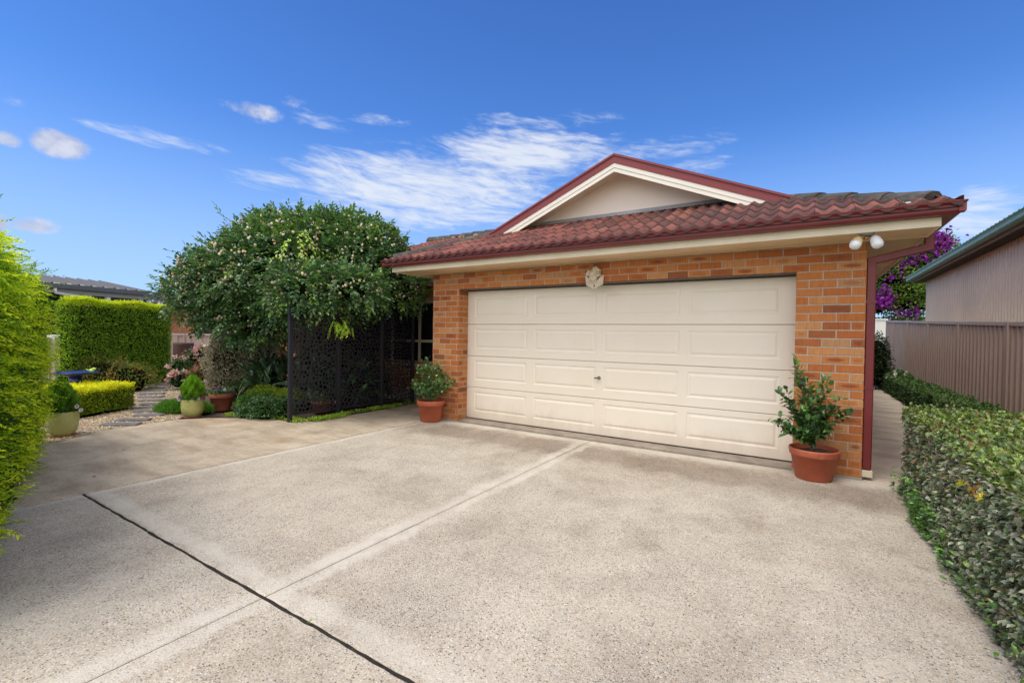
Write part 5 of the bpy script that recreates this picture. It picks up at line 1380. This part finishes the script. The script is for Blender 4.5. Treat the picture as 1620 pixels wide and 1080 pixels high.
# hanging lime fern over the top of the screen
c = gv(546, 527, 6.75)
fe_ = empty('hanging_fern', (c[0], c[1], 0), 'lime green maidenhair-like sprig hanging in front of the black screen', 'plant')
P = np.array([gv(545+dx, 515+dy, 6.72) for dx, dy in RNG.normal(0, 1, (15, 2))*np.array([8, 7])])
P2 = np.array([gv(530+dx, 512+dy, 6.72) for dx, dy in RNG.normal(0, 1, (8, 2))*np.array([4, 5])])
P = np.concatenate([P, P2]); k = len(P)
prt = sprigs(P, norm(np.array([[0, 0, -.8]])+.7*runit(k)), .13, 10, .024, .020, lambda t, n: pal(n, [(.22, .34, .02), (.30, .40, .03), (.14, .26, .02)], var=.12), droop=.35, shape='oval', spread=.8)
tri_object('fronds', *merge(prt), M['leaf'], fe_)
mb = MB(); mb.tube([gv(560, 470, 7.5), gv(553, 492, 7.0), gv(546, 515, 6.73)], [.006, .005, .003], 5); mb.build('stem', M['greentwig'], fe_)
# moss and creeping ground cover along the screen and paving edge
n = 5200; P = []
while len(P) < n:
    s = random.random()
    if s < .62:
        y = random.uniform(-1.62, 1.0); x = -1.86+.09*(y+1.6)/2.6*0+random.uniform(-.10, .10)
        x += {True: .09, False: 0.0}[(-1.5 < y < -.8)]
        if math.sin(y*5.3+.6) < -.35 and random.random() < .85: continue
    else:
        q = random.random(); x = -3.2+1.3*q+random.gauss(0, .06); y = -1.88+.42*q**.7+random.gauss(0, .035)
        if math.sin(x*9) < .1 and random.random() < .9: continue
    P.append((x, y, .012+random.random()*.035))
P = np.array(P)
tag(tri_object('ground_cover', *leaves(P, norm(runit(n)+np.array([[0, 0, .5]])), norm(np.array([[0, 0, 1.0]])+.5*runit(n)), .026, .017, pal(n, [(.21, .32, .03), (.28, .38, .035), (.12, .22, .03)]), 'oval', .15, .1), M['leaf']), kind='stuff')
# far plants by the end of the side path
c = gv(1391, 548, 13.0)
bush('dark_climber', 'dark leafy climber at the far end of the side path', 'shrub', [((c[0]-.05, c[1], .55), (.36, .4, .62)), ((c[0]-.02, c[1]+.1, 1.0), (.28, .3, .55)), ((c[0]-.4, c[1]+.2, .5), (.35, .4, .6))], 5200, .06, .04, [(.012, .022, .011), (.022, .038, .016), (.045, .065, .035)], seed=111, amp=.25, shell=.2)
c = gv(1408, 586, 14.0)
bush('white_flower_clump', 'clump with small white flowers at the far end of the low dark hedge', 'flowering plant', [((6.72, 9.6, .45), (.22, .7, .16))], 1200, .05, .026, [(.04, .08, .025), (.06, .12, .03)], seed=113, flowers=34, fcol=[(.80, .80, .76)], fsize=.03)
BG = [(.07, .13, .02), (.14, .21, .03), (.04, .08, .02), (.2, .26, .05)]
bo = []
for x, y, r in ((1405, 430, 40), (1440, 410, 40), (1420, 470, 42), (1455, 470, 38), (1475, 400, 32), (1385, 480, 30), (1435, 380, 0)):
    if r: p = gv(x, y, 21.5); bo.append((tuple(p), (r/728*21.5*.95, r/728*21.5*.95, r/728*21.5*.9)))
p = gv(1430, 500, 21.5); bo.append(((p[0], p[1], 1.5), (1.2, 1.2, 1.4)))
bg = bush('flowering_tree', 'large purple-flowering tree rising behind the side path fence', 'tree', bo, 17000, .16, .08, BG, (3, 2.4, 3, 1.2), seed=115, amp=.28, shell=.2, stem=False, corek=.6, core=(.02, .03, .012))
PU = [(.11, .010, .16), (.15, .014, .19), (.08, .006, .13), (.20, .035, .23)]
parts = []
for x, y, r, k in ((1490, 378, 13, 340), (1470, 392, 16, 420), (1452, 405, 14, 300), (1482, 402, 15, 380), (1440, 415, 10, 170), (1465, 380, 9, 120), (1500, 384, 8, 110), (1392, 478, 11, 420), (1404, 472, 8, 200), (1385, 470, 6, 120), (1447, 490, 7, 90), (1425, 425, 8, 100), (1412, 440, 6, 60), (1400, 455, 5, 50), (1435, 440, 7, 60), (1440, 498, 7, 90), (1420, 495, 5, 40)):
    k = int(k*.34); c = gv(x, y, 20.6); P = c+RNG.normal(0, .62, (k, 3))*r/728*20.4*1.0
    parts.append(leaves(P, norm(runit(k)+np.array([[-.2, -.5, .3]])), norm(runit(k)+np.array([[-.4, -.9, .6]])), .14, .11, pal(k, PU, var=.22), 'oval', .15, .1))
tag(tri_object('flowers', *merge(parts), M['petal'], bg), kind='stuff')
mb = MB(); p = gv(1430, 500, 21.5); mb.tube([(p[0], p[1], -.1), (p[0]+.1, p[1], 1.5), (p[0]+.5, p[1], 3.0)], [.16, .12, .06], 8); mb.build('trunk', M['bark'], bg)

# ================================================================== THE TREE
tree = empty('tree', (-3.25, -.62, 0), 'broad dark green tree dotted with cream blossoms beside the garage', 'tree')
def tb(x, y, rx, ry, d, rd_=None): k = d/728*.93; return (tuple(spot(x, y, d)), (rx*k, (rd_ or rx)*k, ry*k))
TBL = [tb(470, 432, 118, 84, 8.6), tb(388, 450, 88, 66, 8.7), tb(566, 428, 80, 72, 8.4), tb(622, 458, 46, 42, 8.45), tb(415, 505, 60, 48, 8.5), tb(318, 462, 50, 40, 8.7), tb(456, 386, 72, 42, 8.8), tb(528, 388, 78, 46, 8.6), tb(500, 478, 80, 44, 8.0, 60), tb(590, 392, 46, 34, 8.5), tb(350, 492, 50, 36, 8.6), tb(478, 458, 54, 36, 6.95, 34), tb(556, 456, 50, 28, 7.05, 34)]
TC = [(.034, .082, .030), (.052, .118, .040), (.080, .160, .050), (.115, .205, .052), (.020, .050, .021)]
TL_ = [(.13, .22, .04), (.18, .28, .04), (.10, .18, .04)]
RH = np.array([RT[0], RT[1], 0]); RH /= np.linalg.norm(RH); FH = np.array([FW[0], FW[1], 0]); FH /= np.linalg.norm(FH)
Rm = np.array([RH, FH, [0, 0, 1.0]])      # local (right, depth, up) of the crown lobes
def lobes(n, shell, seed, low=-.75, sc=1.0):
    w = np.array([b_[1][0]*b_[1][2] for b_ in TBL]); w /= w.sum(); PP = []; NN = []
    for k, (c, r) in enumerate(TBL):
        m_ = int(n*w[k]*1.25); P, N = blob_points(m_, (0, 0, 0), np.array(r)*sc, seed+k, .16, 2.4, low, shell)
        PP.append(np.array(c)+P @ Rm); NN.append(N @ Rm)
    P = np.concatenate(PP); N = np.concatenate(NN)
    # drop points buried deep inside other lobes
    keep = np.ones(len(P), bool)
    for c, r in TBL:
        q = (P-np.array(c)) @ Rm.T/np.array(r); keep &= (np.linalg.norm(q, axis=1) > .62)
    return P[keep], N[keep]
P, N = lobes(8600, .15, 300); n = len(P)
D = norm(N*.8+.75*runit(n)+np.array([[0, 0, .05]]))
lightf = (RNG.random(n) < np.where(P[:, 2] > 2.9, .34, .09)).astype(float)[:, None]  # more pale leaves up high: sky light on the crown put into colour
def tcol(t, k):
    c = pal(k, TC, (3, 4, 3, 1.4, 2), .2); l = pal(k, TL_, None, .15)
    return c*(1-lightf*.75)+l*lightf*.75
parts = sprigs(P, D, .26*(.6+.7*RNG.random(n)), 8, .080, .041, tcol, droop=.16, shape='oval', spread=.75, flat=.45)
# long shoots standing out of the crown
SH = [((372, 372), (338, 324)), ((395, 368), (352, 345)), ((352, 400), (314, 372)), ((340, 425), (295, 400)), ((318, 440), (284, 408)), ((300, 448), (256, 424)), ((296, 462), (243, 440)), ((420, 355), (400, 332)), ((440, 350), (428, 322)), ((462, 350), (446, 328)), ((500, 350), (505, 322)), ((520, 350), (527, 324)), ((548, 352), (560, 328)), ((580, 368), (596, 340)), ((600, 378), (622, 352)), ((615, 395), (640, 378)), ((470, 352), (476, 326)), ((405, 360), (412, 335)), ((630, 430), (668, 408)), ((640, 452), (682, 438)), ((648, 468), (680, 462)), ((300, 478), (258, 468)), ((560, 356), (575, 336)), ((535, 352), (548, 334)), ((385, 378), (370, 348)), ((610, 402), (650, 392))]
SP = np.array([spot(*a, 8.4) for a, _ in SH]); SE = np.array([spot(*e, 8.25) for _, e in SH]); k = len(SH)
parts += sprigs(SP, SE-SP+np.array([[0, 0, .06]]), np.linalg.norm(SE-SP, axis=1)*1.06, 12, .105, .046, lambda t, n: pal(n, [(.10, .18, .04), (.15, .24, .04), (.07, .13, .035)]), droop=.06, shape='oval', spread=.62, flat=.3)
n2 = 150; Pq, Nq = lobes(n2, .03, 420, low=.25); n2 = len(Pq)
parts += sprigs(Pq, norm(Nq+np.array([[0, 0, .9]])+.4*runit(n2)), .34*(.5+.8*RNG.random(n2)), 10, .075, .032, lambda t, n: pal(n, [(.07, .14, .035), (.12, .20, .04), (.045, .10, .03)]), droop=.1, shape='oval', spread=.65)
# bright young sprays on the front of the crown
BR = [((458, 378), (444, 402), 1), ((470, 376), (486, 398), 1), ((452, 434), (459, 452), 0), ((507, 434), (494, 458), 2), ((480, 370), (500, 390), 1), ((418, 410), (412, 422), 0), ((470, 482), (474, 498), 0)]
for a, e, k in BR:
    A_ = np.array([spot(*a, 6.75)]); E_ = np.array([spot(*e, 6.6)]); A4 = np.repeat(A_, 3, 0)+RNG.normal(0, .03, (3, 3)); E4 = np.repeat(E_, 3, 0)+RNG.normal(0, .07, (3, 3))
    cc = [[(.045, .10, .04)], [(.20, .30, .03), (.28, .37, .04)], [(.46, .50, .10), (.36, .44, .06)]][k]
    parts += sprigs(A4, E4-A4, np.linalg.norm(E4-A4, axis=1), 9, .075, .030, lambda t, n: pal(n, cc, var=.12), droop=.15, shape='oval', spread=.6)
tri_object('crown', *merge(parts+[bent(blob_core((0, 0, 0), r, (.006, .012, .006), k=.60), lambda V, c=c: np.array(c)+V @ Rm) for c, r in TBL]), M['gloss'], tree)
# blossoms
P, N = lobes(4600, .02, 500, low=-.5, sc=1.06)
q = RNG.random(len(P)) < np.clip(1.25-(P[:, 2]-1.6)/2.3, .25, 1.0); P, N = P[q], N[q]
P = P+N*.02+np.array([[0, 0, .02]]); m_ = len(P)
ic = norm(np.array([(1,0,0),(-1,0,0),(0,1,0),(0,-1,0),(0,0,1),(0,0,-1),(1,1,1),(1,-1,1),(-1,1,1),(-1,-1,1)], float))
fb = MB(); fb.ball((0, 0, 0), 1.0, nu=6, nv=4); fv = np.array(fb.v); fq = np.array([t for f in fb.f for t in ((f[0], f[1], f[2]), (f[0], f[2], f[3]))])
V = P[:, None, :]+fv[None]*(RNG.uniform(.013, .024, (m_, 1, 1)))*(1+.16*RNG.normal(size=(m_, len(fv), 1)).clip(-1, 1))
tag(tri_object('blossoms', V.reshape(-1, 3), (np.arange(m_)[:, None, None]*len(fv)+fq[None]).reshape(-1, 3), np.repeat(pal(m_, [(.46, .38, .31), (.50, .45, .41), (.38, .28, .21), (.45, .48, .54)], (4, 3, 1.4, 1.2), .14), len(fv), 0), M['petal'], tree, smooth=True), kind='stuff')
# trunk and limbs
mb = MB(); base = np.array([-3.25, -.62, -.05])
mb.tube([base, base+np.array([.02, .03, .4]), base+np.array([-.03, .05, .8]), base+np.array([.02, .02, 1.2]), base+np.array([.05, .0, 1.7])], [.12, .095, .085, .08, .06], 10)
for c, r in TBL[:8]:
    s = base+np.array([0, .03, random.uniform(.75, 1.3)]); e = np.array(c); mid = (s+e)/2+np.array([0, 0, .15])
    mb.tube([(1-t)**2*s+2*t*(1-t)*mid+t*t*e for t in np.linspace(0, 1, 7)], list(np.linspace(.05, .018, 7)), 7)
    for q in range(5):
        d = runit(1)[0]*np.array(r); e2 = e+(d*.8) @ Rm; mb.tube([e*.7+s*.3, (e+e2)/2, e2], [.022, .013, .005], 5)
mb.build('trunk', M['bark'], tree)

# ================================================================== SMALL THINGS ON THE PAVING
def weed(x, y, n, L, label):
    t = empty('weed', (x, y, 0), label, 'weed')
    tuft(t, 'blades', x, y, -.02, .03, n, L, .006, [(.12, .22, .03), (.2, .3, .04), (.25, .27, .06)], arch=.7, segs=4)
weed(.845, -4.362, 16, .035, 'small green weed in the wide joint left of the slab corner crossing')
weed(2.62, -4.362, 14, .04, 'small yellowish weed in the wide joint right of the slab crossing')
weed(2.86, -4.362, 9, .03, 'tiny weed in the wide joint nearest the camera')
weed(2.2526, -5.1, 8, .025, 'tiny weed in the thin joint in the lower left foreground')
for i, (x, y, a, lab, L_, W_) in enumerate([(-.98, -4.16, .3, 'dark fallen leaf lying on the paving near the left hedge', .045, .014), (5.28, -2.02, 2.6, 'thin dry twig-like leaf on the driveway at the foot of the right hedge', .10, .006), (-1.9, -3.65, 2.2, 'tiny brown fallen leaf on the paving beyond the left hedge', .04, .014)]):
    Pp = np.array([[x, y, .006]]); prt = leaves(Pp, np.array([[math.cos(a), math.sin(a), .02]]), np.array([[.1, 0, 1.0]]), L_, W_, np.array([[.06, .035, .02]]), 'oval', .25, .02)
    tag(tri_object('fallen_leaf', *prt, M['deadleaf']), lab, 'leaf')

# ================================================================== SKY AND LIGHT
SUN = norm(np.array([[-.16, -.40, .90]]))[0]
el = math.asin(SUN[2]); rot = math.atan2(SUN[0], SUN[1])
wd = bpy.data.worlds.new("World"); SC.world = wd; wd.use_nodes = True
nt = wd.node_tree; nt.nodes.clear(); g = NT(nt)
wo = nt.nodes.new('ShaderNodeOutputWorld'); bgd = nt.nodes.new('ShaderNodeBackground'); g.l(bgd.outputs[0], wo.inputs[0]); bgd.inputs[1].default_value = .10
sky = nt.nodes.new('ShaderNodeTexSky'); sky.sky_type = 'NISHITA'; sky.sun_disc = False; sky.sun_elevation = el; sky.sun_rotation = rot
sky.air_density = 1.0; sky.dust_density = .25; sky.ozone_density = 2.2
tcn = g.n('ShaderNodeTexCoord').outputs['Generated']
nv = g.n('ShaderNodeVectorMath', operation='NORMALIZE'); g.l(tcn, nv.inputs[0])
s3 = g.n('ShaderNodeSeparateXYZ'); g.l(nv.outputs[0], s3.inputs[0])
AZ = g.math('ARCTAN2', s3.outputs[0], s3.outputs[1]); EL = g.math('ARCSINE', s3.outputs[2])
skyc = g.mix(1.0, sky.outputs[0], (.70, 1.22, 1.98), 'MULTIPLY')
# brighter, milkier towards the horizon
skyc = g.mix(g.smooth(EL, .30, .75), skyc, g.mix(1.0, skyc, (.80, .84, .90), 'MULTIPLY'))
hz = g.smooth(EL, .42, .02)
skyc = g.mix(g.math('MULTIPLY', hz, .68), skyc, (5.1, 6.9, 9.5))
def cvec(a, b_, slant=0.0, z=0.0):
    cb = g.n('ShaderNodeCombineXYZ'); g.l(g.math('MULTIPLY', AZ, a), cb.inputs[0])
    g.l(g.math('ADD', g.math('MULTIPLY', EL, b_), g.math('MULTIPLY', AZ, slant)), cb.inputs[1]); cb.inputs[2].default_value = z
    return cb.outputs[0]
nz_c = g.noise(cvec(5.0, 26, 3.0, 1.3), 1.0, 9, .66, .9)       # cirrus
nz_f = g.noise(cvec(20.0, 85, 9.0, 4.0), 1.0, 6, .6, .5)
nz_p = g.noise(cvec(16.0, 22, 0.0, 7.0), 1.0, 8, .62, .3)      # puffs
def field(blobs):
    acc = None
    for x, y, rx, ry, op in blobs:
        a0, e0 = bearing(x, y); a1, _ = bearing(x+rx, y); _, e1 = bearing(x, y-ry)
        da = g.math('DIVIDE', g.math('SUBTRACT', AZ, a0), abs(a1-a0)); de = g.math('DIVIDE', g.math('SUBTRACT', EL, e0), abs(e1-e0))
        r2 = g.math('ADD', g.math('MULTIPLY', da, da), g.math('MULTIPLY', de, de))
        v = g.math('MULTIPLY', g.math('SUBTRACT', 1.0, r2, clamp=True), op)
        acc = v if acc is None else g.math('MAXIMUM', acc, v)
    return acc
cir = field([(690, 300, 270, 78, 1.0), (830, 240, 190, 54, 1.0), (640, 335, 190, 40, .8), (930, 262, 90, 40, .7), (850, 195, 150, 26, .62), (1060, 232, 170, 26, .55), (1110, 262, 80, 18, .55), (440, 285, 100, 24, .6), (255, 222, 130, 18, .52), (510, 190, 70, 22, .5), (590, 188, 70, 12, .55), (1545, 345, 110, 60, .8), (1590, 322, 70, 14, .6), (1480, 375, 100, 40, .5), (560, 270, 110, 40, .6)])
puf = field([(95, 228, 66, 32, 1.0), (12, 220, 36, 20, .75), (50, 356, 62, 18, .8), (-5, 352, 30, 22, 1.0), (398, 174, 62, 20, .66), (395, 190, 40, 14, .4), (492, 168, 60, 20, .42), (480, 195, 26, 14, .4), (20, 160, 40, 12, .3)])
dc = g.smooth(g.math('ADD', g.math('MULTIPLY', cir, 1.05), g.math('ADD', g.math('MULTIPLY_ADD', nz_c, 2.0, -1.0), g.math('MULTIPLY_ADD', nz_f, 1.05, -.52))), .26, 1.2)
dc = g.math('MULTIPLY', dc, g.smooth(cir, .0, .25))
dp2 = g.math('MULTIPLY', g.smooth(g.math('ADD', puf, g.math('MULTIPLY_ADD', nz_p, 1.5, -.75)), .30, .85), g.smooth(puf, .0, .2))
skyc = g.mix(g.math('MULTIPLY', dc, .9), skyc, (8.2, 8.7, 9.6))
skyc = g.mix(g.math('MULTIPLY', dp2, .82), skyc, g.mix(g.smooth(nz_p, .4, .7), (5.2, 5.5, 7.0), (8.2, 8.2, 8.8)))
# unseen broken bright cloud overhead and behind the photographer, added for soft white light
bk = g.math('ADD', g.math('ADD', g.math('MULTIPLY', s3.outputs[0], .50), g.math('MULTIPLY', s3.outputs[1], -.80)), g.math('MULTIPLY', s3.outputs[2], .65))
cover = g.math('MULTIPLY', g.smooth(bk, .10, .55), g.smooth(g.noise(g.scalev(nv.outputs[0], (2.2, 2.2, 4.5)), 1.0, 6, .6), .34, .56))
skyc = g.mix(g.math('MULTIPLY', cover, .92), skyc, (22.5, 20.9, 18.2))
g.l(skyc, bgd.inputs[0])
sd = bpy.data.lights.new('sun', 'SUN'); sd.energy = 2.25; sd.angle = rad(28); sd.color = (1.0, .93, .82)
so = bpy.data.objects.new('sun', sd); COL.objects.link(so)
so.rotation_euler = Vector(SUN).to_track_quat('Z', 'Y').to_euler(); so.location = (0, 0, 20)
